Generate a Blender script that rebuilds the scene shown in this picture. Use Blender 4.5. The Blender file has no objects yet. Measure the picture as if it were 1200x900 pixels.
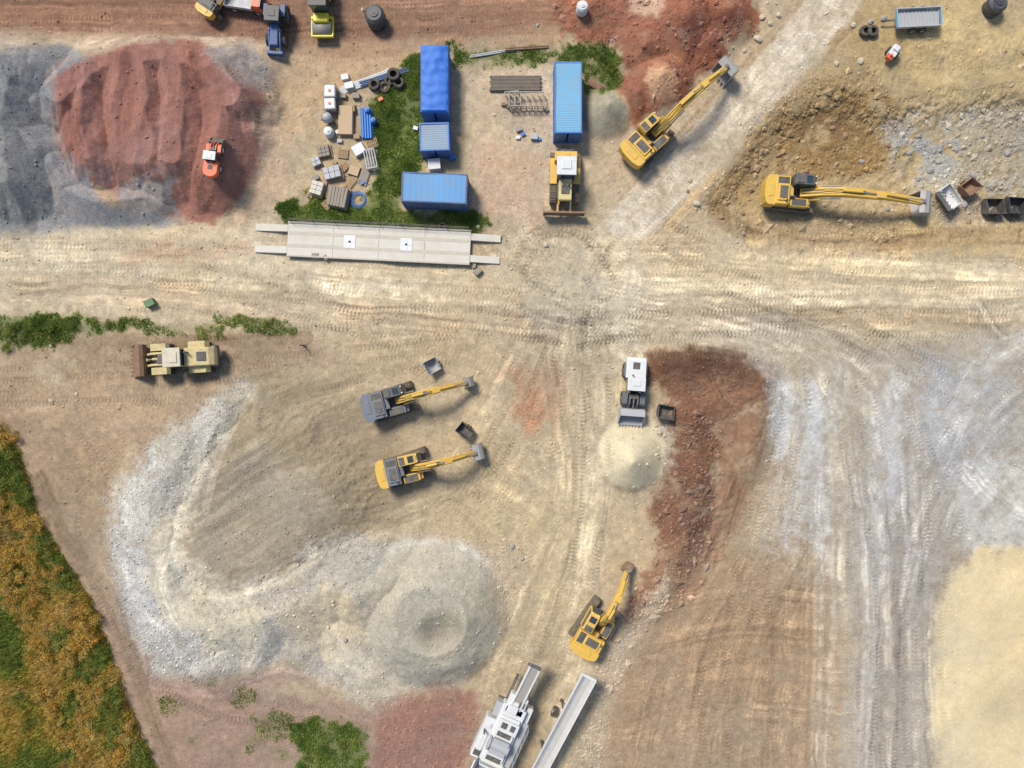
import bpy, bmesh, math, random
import numpy as np
from mathutils import Vector, Matrix
random.seed(7); f32=np.float32
S=40/3; H=62.0
sc=bpy.context.scene
COL=sc.collection
def lin(c):
    return tuple(((v/255)/12.92 if v/255<=.04045 else (((v/255)+.055)/1.055)**2.4) for v in c)
# ---------------------------------------------------------------- noise
TB={}
def vnoise(u,v,seed=0):
    if seed not in TB: TB[seed]=np.random.RandomState(seed+11).rand(256,256).astype(f32)
    t=TB[seed]; u=np.asarray(u,f32); v=np.asarray(v,f32)
    iu=np.floor(u).astype(np.int32); iv=np.floor(v).astype(np.int32)
    fu=u-iu; fv=v-iv; fu=fu*fu*(3-2*fu); fv=fv*fv*(3-2*fv)
    iu&=255; iv&=255; iu1=(iu+1)&255; iv1=(iv+1)&255
    a=t[iu,iv]; b=t[iu1,iv]; c=t[iu,iv1]; d=t[iu1,iv1]
    return (a+(b-a)*fu)+((c+(d-c)*fu)-(a+(b-a)*fu))*fv
def fbm(u,v,o=3,seed=0):
    s=0; a=.5; n=0
    for i in range(o):
        s=s+a*vnoise(u*2**i+17.3*i,v*2**i+5.1*i,seed+i); n+=a; a*=.55
    return (s/n-.5)*2.2
def sst(t):
    t=np.clip(t,0,1); return t*t*(3-2*t)
# ---------------------------------------------------------------- grid
def axis(a,step):
    core=list(np.arange(-a,a+1e-6,step)); out=[]; x=core[-1]; d=.35
    while x<1800:
        x+=d; out.append(x)
        d=.35 if x<a+10 else d*1.5
    lo=[-v for v in reversed(out)]
    return np.array(lo+core+out,dtype=np.float64)
xs=axis(47.2,.08); ys=axis(35.6,.08)
nx=len(xs); ny=len(ys)
X,Y=np.meshgrid(xs.astype(f32),ys.astype(f32))
GX=600+X*S; GY=450-Y*S
N60=fbm(GX/70,GY/70,3,1); N20=fbm(GX/24,GY/24,3,20); N7=fbm(GX/8,GY/8,3,40); N3=fbm(GX/3,GY/3,2,60)
def crop(x0,x1,y0,y1):
    i0=np.searchsorted(xs,(x0-600)/S); i1=np.searchsorted(xs,(x1-600)/S)
    j0=np.searchsorted(ys,(450-y1)/S); j1=np.searchsorted(ys,(450-y0)/S)
    return (slice(j0,max(j1,j0+1)),slice(i0,max(i1,i0+1)))
def sdpoly(pts,x,y):
    d=np.full(x.shape,1e12,f32); ins=np.zeros(x.shape,bool)
    for k in range(len(pts)):
        ax,ay=pts[k]; bx,by=pts[(k+1)%len(pts)]
        ex=bx-ax; ey=by-ay; wx=x-ax; wy=y-ay
        t=np.clip((wx*ex+wy*ey)/(ex*ex+ey*ey+1e-9),0,1)
        d=np.minimum(d,(wx-t*ex)**2+(wy-t*ey)**2)
        if by!=ay: ins^=((ay>y)!=(by>y))&(x<(bx-ax)*(y-ay)/(by-ay)+ax)
    return np.where(ins,1,-1)*np.sqrt(d)
PX,PY=GX,GY
def pmask(pts,f=8,amp=10):
    m=f+amp*2+6
    x0=min(p[0] for p in pts)-m; x1=max(p[0] for p in pts)+m; y0=min(p[1] for p in pts)-m; y1=max(p[1] for p in pts)+m
    sl=crop(x0-25,x1+25,y0-25,y1+25)
    sd=sdpoly(pts,PX[sl],PY[sl])+amp*(.8*N20[sl]+.6*N7[sl]+.25*N3[sl])
    return sl,sst((sd+f)/(2*f))
def spline(pts,step=9):
    P=[pts[0]]+list(pts)+[pts[-1]]; out=[]
    for i in range(1,len(P)-2):
        p0,p1,p2,p3=[np.array(q,float) for q in P[i-1:i+3]]
        n=max(2,int(np.linalg.norm(p2-p1)/step))
        for k in range(n):
            t=k/n; out.append(.5*((2*p1)+(-p0+p2)*t+(2*p0-5*p1+4*p2-p3)*t*t+(-p0+3*p1-3*p2+p3)*t**3))
    out.append(np.array(pts[-1],float)); return out
def stroke(pts,hw):
    sp=spline(pts); a=np.array(sp); m=hw+30
    sl=crop(a[:,0].min()-m,a[:,0].max()+m,a[:,1].min()-m,a[:,1].max()+m)
    px=PX[sl]; py=PY[sl]; j00=sl[0].start; i00=sl[1].start
    D=np.full(px.shape,1e6,f32); L=np.zeros(px.shape,f32); A=np.zeros(px.shape,f32); s=0.
    for k in range(len(sp)-1):
        ax,ay=sp[k]; bx,by=sp[k+1]; ln=math.hypot(bx-ax,by-ay)
        if ln<1e-6: continue
        c=crop(min(ax,bx)-m,max(ax,bx)+m,min(ay,by)-m,max(ay,by)+m)
        c=(slice(max(c[0].start-j00,0),max(c[0].stop-j00,0)),slice(max(c[1].start-i00,0),max(c[1].stop-i00,0)))
        x=px[c]; y=py[c]
        if x.size==0: s+=ln; continue
        tx=(bx-ax)/ln; ty=(by-ay)/ln; wx=x-ax; wy=y-ay
        t=wx*tx+wy*ty; lat=wx*ty-wy*tx; tc=np.clip(t,0,ln)
        d=np.sqrt((t-tc)**2+lat**2); u=d<D[c]
        D[c]=np.where(u,d,D[c]); L[c]=np.where(u,lat,L[c]); A[c]=np.where(u,s+tc,A[c]); s+=ln
    return sl,D,L,A,s
# ---------------------------------------------------------------- heights
Z=N60*.22+N20*.05
cn=np.full(Z.shape,-5,f32)
def bank(pts,hw,h,w=.08,soft=.003):
    sl,D,L,A,T=stroke(pts,hw*1.2)
    d=D/hw+N20[sl]*w+N7[sl]*w*.25
    cn[sl]=np.maximum(cn[sl],h*(1-np.sqrt(d*d+soft)))
# red heap: crest with fingers running down
bank([(88,118),(120,92),(165,78),(215,74),(258,92),(282,125)],50,3.4)
bank([(165,80),(170,130),(178,185)],58,3.7); bank([(120,95),(114,150),(122,195)],42,2.8)
bank([(215,76),(222,130),(216,192)],46,3.1); bank([(258,95),(270,150),(258,208)],46,2.7); bank([(96,125),(98,175)],32,2.0); bank([(178,180),(186,220)],32,1.7); bank([(280,120),(296,160)],30,1.6)
# grey heap
bank([(-60,110),(0,100),(40,90)],60,3.2); bank([(30,92),(20,150),(28,215)],48,3.0); bank([(-20,120),(-25,200)],60,3.2); bank([(60,85),(52,125)],32,1.7); bank([(28,150),(58,180)],34,1.9); bank([(85,225),(120,238),(180,236)],28,1.3,.1); bank([(262,80),(300,88)],34,1.2); bank([(70,190),(84,220)],28,1.5)
# gravel banks: outer slope of a broad tipped fan
bank([(258,482),(222,528),(192,578),(180,632),(190,684),(224,718),(275,728),(330,712),(392,686),(430,668)],62,1.75,.1,.012)
bank([(172,575),(152,640),(160,705),(200,755)],44,1.0,.14,.02); bank([(275,732),(262,775)],46,1.0,.14,.02); bank([(420,690),(460,680)],60,2.0,.1,.01); bank([(400,740),(430,790)],40,1.0,.12,.02); bank([(330,716),(345,760)],40,.8,.14,.02)
for (cx,cy,r,h,w) in [(800,30,50,2.3,.09),(850,20,40,1.9,.09),(830,50,35,1.5,.09),(770,100,44,2.6,.08),(755,60,38,2.0,.08),(745,115,28,1.6,.08),(710,132,34,2.1,.04),(690,10,30,.8,.09),(508,718,88,4.7,.03),(737,538,40,2.4,.025)]:
    sl=crop(cx-r*1.3,cx+r*1.3,cy-r*1.3,cy+r*1.3)
    d=np.hypot(GX[sl]-cx,GY[sl]-cy)/r+N20[sl]*w+N7[sl]*w*.25
    c=h*(1-np.sqrt(d*d+.003)); cn[sl]=np.maximum(cn[sl],c)
bank([(780,424),(840,422),(888,446)],30,1.0,.14,.02); bank([(884,446),(890,490),(872,540)],30,.9,.14,.03); bank([(806,490),(812,560),(800,630),(768,700)],28,.9,.16,.02)
Z=Z+np.log1p(np.exp(np.clip(cn*12,-30,30)))/12
# the inside of the fan is a broad tipped slope that meets the crest
sl,m=pmask([(300,470),(360,500),(420,560),(420,620),(385,640),(340,680),(265,705),(205,670),(200,600),(255,510)],36,6); Z[sl]=np.maximum(Z[sl],m*1.35+N20[sl]*.06+N60[sl]*.1)
# soft hollow and swirl near the top of the round mound
sl=crop(400,600,650,835); dx=GX[sl]-518; dy=GY[sl]-738; rr=np.hypot(dx,dy*1.1); th=np.arctan2(dy,dx)
Z[sl]-=.95*np.exp(-(rr/22)**2)
Z[sl]+=.045*np.sin(rr/5-th+N20[sl]*2)*np.exp(-((rr-40)/26)**2)
def rib(pts,hw,h):
    sl,D,L,A,T=stroke(pts,hw*1.3); e=np.clip(1-(D+2.2*N20[sl]+.6*N7[sl])/hw,0,1); Z[sl]+=h*e*np.clip(.75+.6*N20[sl],.2,1.3)
rib([(262,496),(236,552),(212,608),(204,650),(222,686),(260,698),(322,682),(372,652)],16,.36)
rib([(150,600),(146,650),(158,700),(196,742)],16,.22); rib([(206,660),(232,696),(244,738),(248,778)],17,.35); rib([(296,694),(318,740),(300,784)],16,.3); rib([(372,652),(410,640),(440,650)],14,.25)
for k,(a,b,c,h) in enumerate([((104,95),(94,130),(80,165),.3),((122,88),(114,140),(102,205),.5),((146,80),(140,130),(132,170),.25),((162,78),(152,140),(146,222),.42),((190,76),(186,150),(172,228),.34),((206,75),(206,150),(198,238),.52),((226,78),(226,120),(222,170),.25),((238,84),(246,150),(236,240),.45),((256,92),(280,150),(270,222),.38),((262,96),(292,125),(306,155),.45)]):
    rib([a,((a[0]+b[0])/2+3,(a[1]+b[1])/2),b,c],10+(k%3)*3,h)
for k,(a,c) in enumerate([((24,120),(62,150)),((20,150),(66,195)),((24,190),(62,244)),((10,190),(0,250)),((5,150),(-30,230)),((30,100),(10,66)),((28,210),(32,262))]):
    rib([a,((a[0]+c[0])/2+4,(a[1]+c[1])/2),c],14,.42)
pit=[(840,240),(868,205),(905,150),(960,118),(1050,135),(1130,120),(1260,125),(1260,262),(1130,268),(1050,282),(960,286),(880,275)]
sl,m=pmask(pit,27,12); Z[sl]-=m*1.15
sl,m=pmask([(1000,110),(1060,60),(1260,60),(1260,130),(1000,140)],28,14); Z[sl]-=m*.4
sl,m=pmask(pit,50,4); Z[sl]+=m*N7[sl]*.13+m*N20[sl]*.17+m*N3[sl]*.03
sl,m=pmask([(740,425),(900,430),(905,490),(860,600),(840,660),(760,690),(770,600),(790,540),(770,470)],14,10); Z[sl]+=m*(N7[sl]*.11+N20[sl]*.12+N3[sl]*.03)
sl,m=pmask([(650,0),(880,0),(880,45),(790,125),(740,140),(728,90)],15,8); Z[sl]+=m*(N7[sl]*.12+N20[sl]*.16+N3[sl]*.03)
Z=Z.astype(f32)
kk=H/(H-np.minimum(Z,8))
PX=600+X*S*kk; PY=450-Y*S*kk
# ---------------------------------------------------------------- painting
C=np.empty(X.shape+(3,),f32); C[:]=(194,174,143)
GRV=np.zeros(X.shape,f32); GRS=np.zeros(X.shape,f32); STN=np.full(X.shape,.045,f32); RUB=np.zeros(X.shape,f32); RG=np.ones(X.shape,f32)
def paint(pts,col,f=10,amp=12,op=1.0,pat=0,gr=None,st=None,grass=None,rub=None,rg=None):
    sl,m=pmask(pts,f*.78,amp)
    if pat: m=m*np.clip(1-pat+pat*(1.0+1.6*N20[sl]+1.2*N7[sl]+.45*N3[sl]),0,1)
    m=m*op
    C[sl]+=m[...,None]*(np.array(col,f32)-C[sl])
    if gr is not None: GRV[sl]+=m*(gr-GRV[sl])
    if st is not None: STN[sl]+=m*(st-STN[sl])
    if rub is not None: RUB[sl]+=m*(rub-RUB[sl])
    if rg is not None: RG[sl]+=m*(rg-RG[sl])
    if grass is not None: GRS[sl]=np.maximum(GRS[sl],m*grass)
def flow(pts,hw,col=None,op=.6,st=.1,seed=0,f=.45,ls=90,lw=2.8,z=.028):
    sl,D,L,A,T=stroke(pts,hw)
    e=1-sst((D/hw+.25*N20[sl]+.16*N7[sl]-(1-f))/f)
    if col is not None: 
        mm=e*op*np.clip(.8+.6*N20[sl]+.4*N7[sl],0,1.1)
        C[sl]+=mm[...,None]*(np.array(col,f32)-C[sl])
    Lw=L+4*N20[sl]+.7*N7[sl]
    n=vnoise(A/ls,Lw/lw+40,seed+100)+.6*vnoise(A/(ls*.45),Lw/(lw*.45)+9,seed+101)+.95*vnoise(A/(ls*2),Lw/(lw*3.5)+70,seed+102)-1.27
    n=n*np.clip(.6+1.0*N20[sl]+.4*N7[sl],.0,1.3)
    C[sl]*=(1+e*st*.85*n*2)[...,None]; Z[sl]+=e*n*z
def track(pts,gauge=28,w=8,dk=.1,per=4.6,z=.022,seed=0,single=False,chev=1):
    sl,D,L,A,T=stroke(pts,gauge/2+w+3)
    L=L+1.6*N20[sl]
    q=np.abs(L)-(0 if single else gauge/2)
    e=(1-sst((np.abs(q)-w*.36)/(w*.24)))*(D<gauge/2+w+2)
    br=vnoise(A/34,L*0+seed*3.1,seed%7+200)
    e=e*sst(A/30)*sst((T-A)/30)*np.clip(-.45+1.0*N20[sl]+.7*N7[sl]+1.65*br,0,1)
    tr=np.sin(2*np.pi*(A+chev*np.abs(q)*.6)/per)
    edge=np.exp(-((np.abs(q)-w*.5)/1.3)**2)*(D<gauge/2+w+2)*np.clip(br-.15+.5*N7[sl],0,1)*sst(A/30)*sst((T-A)/30)
    C[sl]*=(1-e*(dk*.42+abs(dk)*.52*tr)-edge*abs(dk)*.27)[...,None]; Z[sl]-=e*z*(.5+.5*tr)
rs=np.random.RandomState(3)
def bundle(pts,n,spread,**k):
    for i in range(n):
        o=rs.uniform(-spread,spread)
        P=[]
        for q,(x,y) in enumerate(pts):
            a=pts[min(q+1,len(pts)-1)]; b=pts[max(q-1,0)]; dx=a[0]-b[0]; dy=a[1]-b[1]; l=math.hypot(dx,dy)+1e-6
            oo=o+rs.uniform(-1,1)*spread*.35
            P.append((x-dy/l*oo,y+dx/l*oo))
        kk=dict(k); kk['seed']=i; kk['dk']=k.get('dk',.1)*.95*rs.choice([-1,-.7,.8,1,1.4]); kk['w']=rs.choice([6,7,8,9])
        track(P,**kk)
R=1260; O=-60
# --- broad zones
paint([(O,O),(640,O),(655,30),(560,45),(300,50),(200,44),(60,40),(O,46)],(154,118,96),10,8)
paint([(O,36),(60,36),(240,40),(300,48),(330,60),(200,62),(40,58),(O,60)],(204,183,156),6,7,.8,.4)
paint([(O,60),(330,60),(340,200),(300,262),(O,275)],(192,165,135),14,12)
paint([(330,60),(490,50),(480,90),(430,100),(380,110),(340,160),(300,250),(270,250),(300,150)],(198,169,135),12,10,.9)
paint([(380,-20),(655,-20),(650,60),(500,55),(420,70),(330,60)],(172,139,112),12,10,.7,.5)
paint([(O,262),(300,255),(560,300),(700,270),(830,260),(1000,300),(R,300),(R,400),(900,400),(700,420),(500,400),(340,385),(120,370),(O,365)],(212,194,162),14,14)
paint([(O,400),(150,395),(350,395),(430,430),(330,440),(240,500),(150,570),(120,640),(120,740),(180,860),(150,860),(60,640),(O,520)],(174,152,126),16,12)
paint([(O,425),(120,430),(240,450),(150,510),(60,500),(O,480)],(184,161,133),14,12,.8,.5)
paint([(120,690),(260,800),(440,830),(560,810),(600,850),(560,R),(160,R)],(169,145,126),14,14)
paint([(535,85),(650,70),(690,160),(650,180),(650,262),(560,262),(548,150)],(206,186,158),8,10)
paint([(560,175),(640,180),(640,265),(555,270)],(196,167,142),14,14,.8,.5)
paint([(690,150),(740,140),(830,130),(870,210),(830,290),(690,300)],(200,179,149),14,14,.9,.4)
# right top
paint([(1000,O),(R,O),(R,310),(1000,300),(840,275),(830,220),(880,130),(960,40)],(194,171,130),16,14)
paint([(1010,10),(R,40),(R,110),(1120,120),(1060,80),(1000,90)],(205,180,130),16,16,.8,.7)
paint([(960,40),(1010,20),(1040,60),(1000,110),(950,110)],(178,157,121),12,14,.7,.7)
paint([(885,150),(930,110),(1000,75),(1050,100),(1065,180),(1000,208),(930,205),(850,255),(835,235)],(174,148,106),20,18,.85,.6,gr=.2,st=.3,rub=.35)
paint([(900,150),(960,120),(1045,110),(1055,185),(985,205),(915,200)],(150,120,75),18,20,.75,.9)
paint([(930,130),(1000,120),(1010,160),(940,170)],(124,100,68),14,20,.6,1)
paint([(1030,145),(1120,130),(R,112),(R,230),(1150,230),(1080,218)],(178,174,166),24,24,.85,.8,gr=.3,st=.4,rub=.35)
paint([(1060,165),(1200,150),(1200,190),(1080,195)],(158,160,160),18,22,.7,1)
paint([(1060,232),(R,232),(R,262),(1100,266)],(168,156,138),14,14,.8,.7,gr=.3,st=.4,rub=.4)
paint([(960,240),(1060,252),(1050,282),(900,284),(850,262),(900,258)],(178,154,117),14,12,.8,.5,gr=.2,st=.3,rub=.3)
paint([(1110,20),(1180,50),(1200,110),(1100,100)],(216,193,147),16,16,.5,.9)
paint([(1120,60),(1260,70),(1260,120),(1150,125)],(182,159,115),16,18,.6,1,rub=.15)
paint([(1120,150),(1190,140),(1200,200),(1130,205)],(195,170,122),16,16,.45,1)
flow([(838,246),(866,268),(930,286),(1010,288),(1060,284),(1120,276),(1210,278)],12,(142,118,89),.6,.13,3)
flow([(840,240),(860,210),(898,158),(940,122)],11,(148,122,85),.5,.11,4)
flow([(832,222),(852,192),(890,140),(938,98)],8,(214,197,166),.4,.1,4)
paint([(1020,0),(1060,30),(1050,80),(1000,60),(985,30)],(172,150,110),12,12,.6,.8)
# red top
paint([(650,-20),(740,-20),(890,-20),(884,40),(850,62),(800,112),(745,142),(728,105),(728,62),(655,38)],(152,99,77),10,12,.97,.28,gr=.1,st=.18,rub=.1)
paint([(740,O),(800,O),(770,20),(735,14)],(200,173,148),8,8,.8,.5)
paint([(655,-10),(730,0),(722,40),(660,36)],(170,115,91),10,12,.8,.8)
paint([(820,10),(876,10),(872,42),(820,60),(790,40)],(128,80,64),10,12,.75,.7)
paint([(755,84),(775,74),(792,90),(790,114),(762,122)],(206,166,130),6,6,.95)
paint([(730,60),(790,40),(800,70),(750,80)],(180,129,99),10,12,.6,.8)
paint([(682,128),(694,108),(716,104),(736,124),(732,154),(704,162),(684,150)],(178,171,148),4,4,1,gr=.15,st=.05,rg=.7)
# roads
flow([(955,-60),(935,5),(885,68),(820,138),(765,200),(730,240)],10,(170,144,114),.5,.12,2)
flow([(1040,-60),(1010,15),(945,88),(880,158),(822,222),(775,275)],10,(170,146,114),.5,.12,2)
flow([(1000,-60),(972,10),(915,75),(850,145),(790,210),(740,262),(690,320)],31,(226,212,190),1,.06,5,f=.25)
flow([(-60,318),(200,316),(400,330),(600,345),(800,340),(1000,345),(1260,352)],58,(222,205,174),.62,.11,6)
flow([(-60,345),(150,340),(330,360),(560,380),(700,392)],24,(174,150,122),.42,.14,7)
flow([(700,300),(850,300),(1000,315),(1260,330)],34,(208,187,151),.6,.12,8)
flow([(760,370),(900,372),(1060,372),(1260,385)],16,(163,139,108),.55,.14,9)
flow([(600,270),(640,320),(690,350),(800,372),(900,390)],34,(219,202,172),.5,.11,10)
flow([(-60,20),(200,22),(420,20),(640,12)],34,(150,115,95),.5,.14,11,ls=140)
flow([(-60,50),(160,50),(300,52),(340,90)],8,(208,187,163),.5,.1,12)
paint([(140,285),(260,280),(300,295),(240,310),(150,305)],(189,150,124),14,14,.42,.9)
paint([(560,300),(640,270),(690,330),(620,380),(540,350)],(190,166,134),16,16,.35,.9)
# --- heaps top left
paint([(O,60),(70,52),(110,66),(90,110),(70,170),(95,215),(130,240),(200,242),(235,252),(190,262),(90,268),(O,276)],(152,151,150),8,8,1,gr=.28,st=.06,rg=.8)
paint([(225,62),(290,50),(325,75),(318,105),(280,112),(250,90)],(163,155,149),9,10,.95,.3,gr=.25,st=.05)
flow([(20,60),(10,140),(30,250)],44,(134,133,134),.35,.06,77,ls=50,lw=7,z=.06)
RH=[(56,95),(84,72),(130,60),(190,42),(232,48),(256,74),(300,98),(320,135),(308,185),(288,226),(252,260),(208,256),(160,236),(130,222),(98,212),(70,180),(60,130)]
paint(RH,(161,115,102),6,9,1,.05,gr=.12,st=.05,rg=.8)
paint([(110,180),(160,150),(215,150),(220,190),(195,235),(150,240),(120,220)],(156,128,120),14,14,.6,.8)
paint([(134,244),(150,215),(176,196),(198,210),(212,250)],(160,152,148),6,10,.95,.4,gr=.3)
paint([(62,196),(86,184),(112,222),(112,262),(66,254)],(158,153,149),6,10,.95,.4,gr=.3)
paint([(240,60),(290,70),(312,100),(290,112),(262,88)],(158,146,140),7,10,.8,.6,gr=.3)
paint([(270,90),(306,110),(318,150),(296,170),(268,130)],(168,131,121),10,9,.5,.6)
paint([(300,130),(332,120),(336,220),(290,262),(262,266),(302,200)],(200,174,145),10,8,.85,.3)
for k,(a,b,c) in enumerate([((100,70),(104,130),(112,200)),((140,60),(150,120),(140,210)),((180,50),(190,110),(190,200)),((225,60),(234,130),(230,225)),((262,80),(276,130),(270,205)),((75,90),(84,150),(90,200))]):
    flow([a,b,c],16,(142,94,82) if k%2 else (176,137,125),.35,.08,90+k,ls=50,lw=4,z=.04,f=.8)
flow([(60,80),(64,150),(88,220)],8,(172,165,160),.6,.1,78)
# --- left grass strip
G1=(100,118,58)
paint([(O,370),(40,366),(105,372),(150,376),(146,388),(100,396),(30,410),(O,420)],G1,6,10,.92,.35,grass=1)
for (x,y,w,h) in [(182,386,12,7),(205,388,14,7),(245,388,16,8),(268,375,16,5),(310,382,24,9),(335,388,12,6),(160,378,12,5)]:
    paint([(x-w,y-h*.6),(x,y-h),(x+w,y-h*.5),(x+w,y+h*.6),(x,y+h),(x-w,y+h*.5)],(120,126,74),4,8,.7,.6,grass=.7)
flow([(0,392),(120,398),(240,400),(360,396)],10,(150,125,97),.6,.1,15)
# --- yard grass
paint([(482,68),(524,56),(524,100),(496,150),(494,200),(470,206),(474,244),(554,246),(578,262),(554,276),(440,270),(332,262),(326,244),(362,236),(360,224),(420,240),(438,212),(438,150),(428,118),(458,98)],(102,120,56),5,9,1,.2,grass=1)
paint([(534,56),(720,54),(732,84),(708,114),(684,112),(682,70),(620,78),(534,80)],(110,120,66),6,10,.9,.35,grass=.88)
paint([(445,190),(468,205),(466,236),(436,244)],(146,142,92),8,9,.4,.9)
paint([(528,150),(545,160),(540,200),(528,198)],(188,166,134),6,8,.7,.5)
# --- lower-left plateau
paint([(300,440),(420,448),(470,500),(500,560),(470,620),(380,625),(345,655),(270,680),(205,660),(215,600),(270,500)],(162,147,123),20,9,rg=.8)
paint([(300,440),(420,448),(440,500),(330,560),(240,600),(275,500)],(169,152,125),14,10,.7,.6)
paint([(345,430),(600,400),(640,560),(600,680),(560,640),(480,610),(500,560),(460,500),(430,450)],(193,175,146),24,14,.85,.3)
paint([(240,480),(285,445),(300,452),(268,500),(228,590),(205,648),(250,692),(340,668),(385,624),(480,628),(560,648),(590,700),(584,760),(535,802),(470,815),(440,838),(395,800),(330,772),(240,805),(180,792),(138,720),(122,640),(130,580),(170,520)],(191,185,173),18,13,.97,.2,gr=.38,st=.26,rg=.9)
paint([(230,600),(300,520),(360,560),(400,610),(400,660),(330,690),(250,690),(222,650)],(178,168,150),26,14,.6,.4,gr=.15,st=.1)
paint([(135,590),(175,530),(195,560),(170,640),(190,690),(250,745),(230,790),(180,780),(142,720),(126,640)],(204,202,197),16,14,.85,.45,gr=.45,st=.3)
paint([(228,478),(262,472),(266,510),(240,522)],(210,205,195),12,9,.8,.5,gr=.35)
paint([(192,600),(226,600),(218,650),(260,690),(310,700),(310,748),(240,756),(178,700),(168,640)],(218,205,176),16,14,.7,.5,gr=.15,st=.06)
paint([(350,640),(420,625),(480,640),(430,690),(350,700)],(184,179,168),16,10,.8,.5,gr=.35)
paint([(325,700),(400,690),(440,740),(410,780),(340,770)],(208,193,163),16,10,.8,.5,gr=.15,st=.1)
paint([(395,760),(460,770),(475,815),(440,838),(405,800)],(214,204,181),12,9,.8,.4,gr=.12,st=.08)
flow([(240,600),(262,520),(300,455)],6,(214,203,178),.6,.08,24)
flow([(262,496),(236,552),(212,608),(204,650),(222,686),(260,698),(322,682),(372,652)],10,(233,223,197),.9,.09,23,f=.8)
flow([(230,690),(240,720),(246,760)],13,(229,217,188),.65,.11,24)
flow([(150,600),(146,650),(158,700),(196,742)],9,(220,216,206),.5,.1,26)
flow([(280,700),(300,735),(290,775)],12,(225,213,185),.55,.11,27)
flow([(200,640),(188,690),(206,735)],11,(226,214,185),.5,.11,28)
paint([(430,660),(470,636),(540,636),(588,680),(594,740),(557,792),(500,808),(450,787),(425,730)],(188,181,165),7,5,1,.05,gr=.22,st=.07,rg=.8)
paint([(490,720),(518,706),(545,722),(545,750),(515,765),(492,748)],(166,157,138),18,6,.6,.1)
flow([(430,668),(480,636),(540,640),(586,676),(594,735)],12,(211,207,198),.6,.06,21,f=.8)
flow([(480,706),(506,688),(545,698),(562,730),(550,768),(510,778)],7,(205,198,181),.5,.05,22,f=.8)
for k,(a,b,c) in enumerate([((232,640),(330,585),(450,560)),((240,600),(330,545),(440,510)),((262,560),(340,505),(420,470)),((285,655),(370,610),(470,600)),((280,505),(350,470),(410,450))]):
    flow([a,b,c],28,None,0,.09,30+k,ls=120,lw=3.5,z=.02)
    bundle([a,b,c],2,16,dk=.1,per=4.2)
# --- centre
paint([(596,440),(618,432),(655,430),(664,460),(650,500),(620,506),(602,480)],(172,127,98),16,14,.8,.6)
paint([(560,560),(640,540),(700,560),(700,660),(660,760),(600,760),(590,660)],(206,188,155),18,14,.7,.5)
paint([(570,640),(620,630),(625,700),(590,740)],(187,172,149),14,12,.7,.7,gr=.3,st=.3)
flow([(640,360),(610,430),(560,520),(500,590),(440,610)],34,(196,179,150),.3,.12,40)
flow([(660,380),(672,480),(680,580),(640,700),(600,800),(560,900),(540,960)],50,(204,187,157),.5,.13,41)
flow([(700,400),(715,470),(700,560),(690,640),(680,760),(640,920)],26,(218,204,176),.5,.12,42)
flow([(740,330),(735,380),(745,430)],22,(233,222,197),.6,.1,43)
flow([(640,360),(700,395),(730,420)],30,(224,210,180),.4,.1,44)
paint([(765,488),(800,500),(806,540),(785,560),(770,530)],(216,208,190),8,8,.8,.5,gr=.5,st=.8,rub=.2)
# --- brown zones right of centre
paint([(745,735),(850,660),(900,520),(990,500),(985,700),(990,960),(700,960),(715,800)],(177,152,123),16,10,.97,.1)
paint([(800,500),(900,480),(884,560),(856,650),(812,700),(780,690)],(166,137,109),20,16,.9,.4)
paint([(762,418),(800,408),(860,408),(906,428),(904,462),(870,486),(835,500),(800,500),(785,480),(770,450),(748,448)],(130,95,75),12,14,.95,.3,gr=.1,st=.25)
paint([(782,480),(830,490),(846,520),(832,570),(832,630),(808,682),(772,712),(742,748),(735,720),(762,670),(768,620),(760,580),(784,540)],(128,91,70),13,15,.92,.4,gr=.2,st=.6,rub=.45)
paint([(840,495),(900,462),(888,525),(860,590),(840,580)],(136,104,82),18,16,.7,.6)
paint([(820,440),(880,445),(878,475),(820,480)],(154,117,92),14,16,.7,.8)
paint([(760,412),(860,406),(906,426),(884,438),(790,430)],(102,76,60),12,10,.7,.6)
paint([(800,560),(836,560),(826,640),(790,660)],(110,78,62),12,14,.6,.7)
paint([(770,640),(850,620),(800,720),(750,740)],(164,134,108),16,14,.5,.8,rub=.25)
flow([(902,436),(902,480),(884,540),(858,620)],12,(120,93,74),.45,.12,46)
flow([(840,440),(862,500),(848,580),(822,650)],16,(150,118,94),.4,.12,48)
paint([(700,520),(716,490),(765,490),(780,520),(776,556),(750,574),(716,568),(702,548)],(224,209,174),5,3,1,gr=.06,st=.03,rg=.6)
paint([(860,640),(912,510),(985,470),(990,640),(960,690)],(189,171,147),18,14,.8,.5)
paint([(745,730),(880,680),(985,720),(985,800),(730,860)],(171,144,114),18,14,.6,.7)
paint([(700,780),(745,720),(790,660),(790,690),(742,760),(715,830),(700,900),(670,900),(690,830)],(191,175,152),10,10,.8,.5,gr=.45,st=.8,rub=.2)
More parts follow.
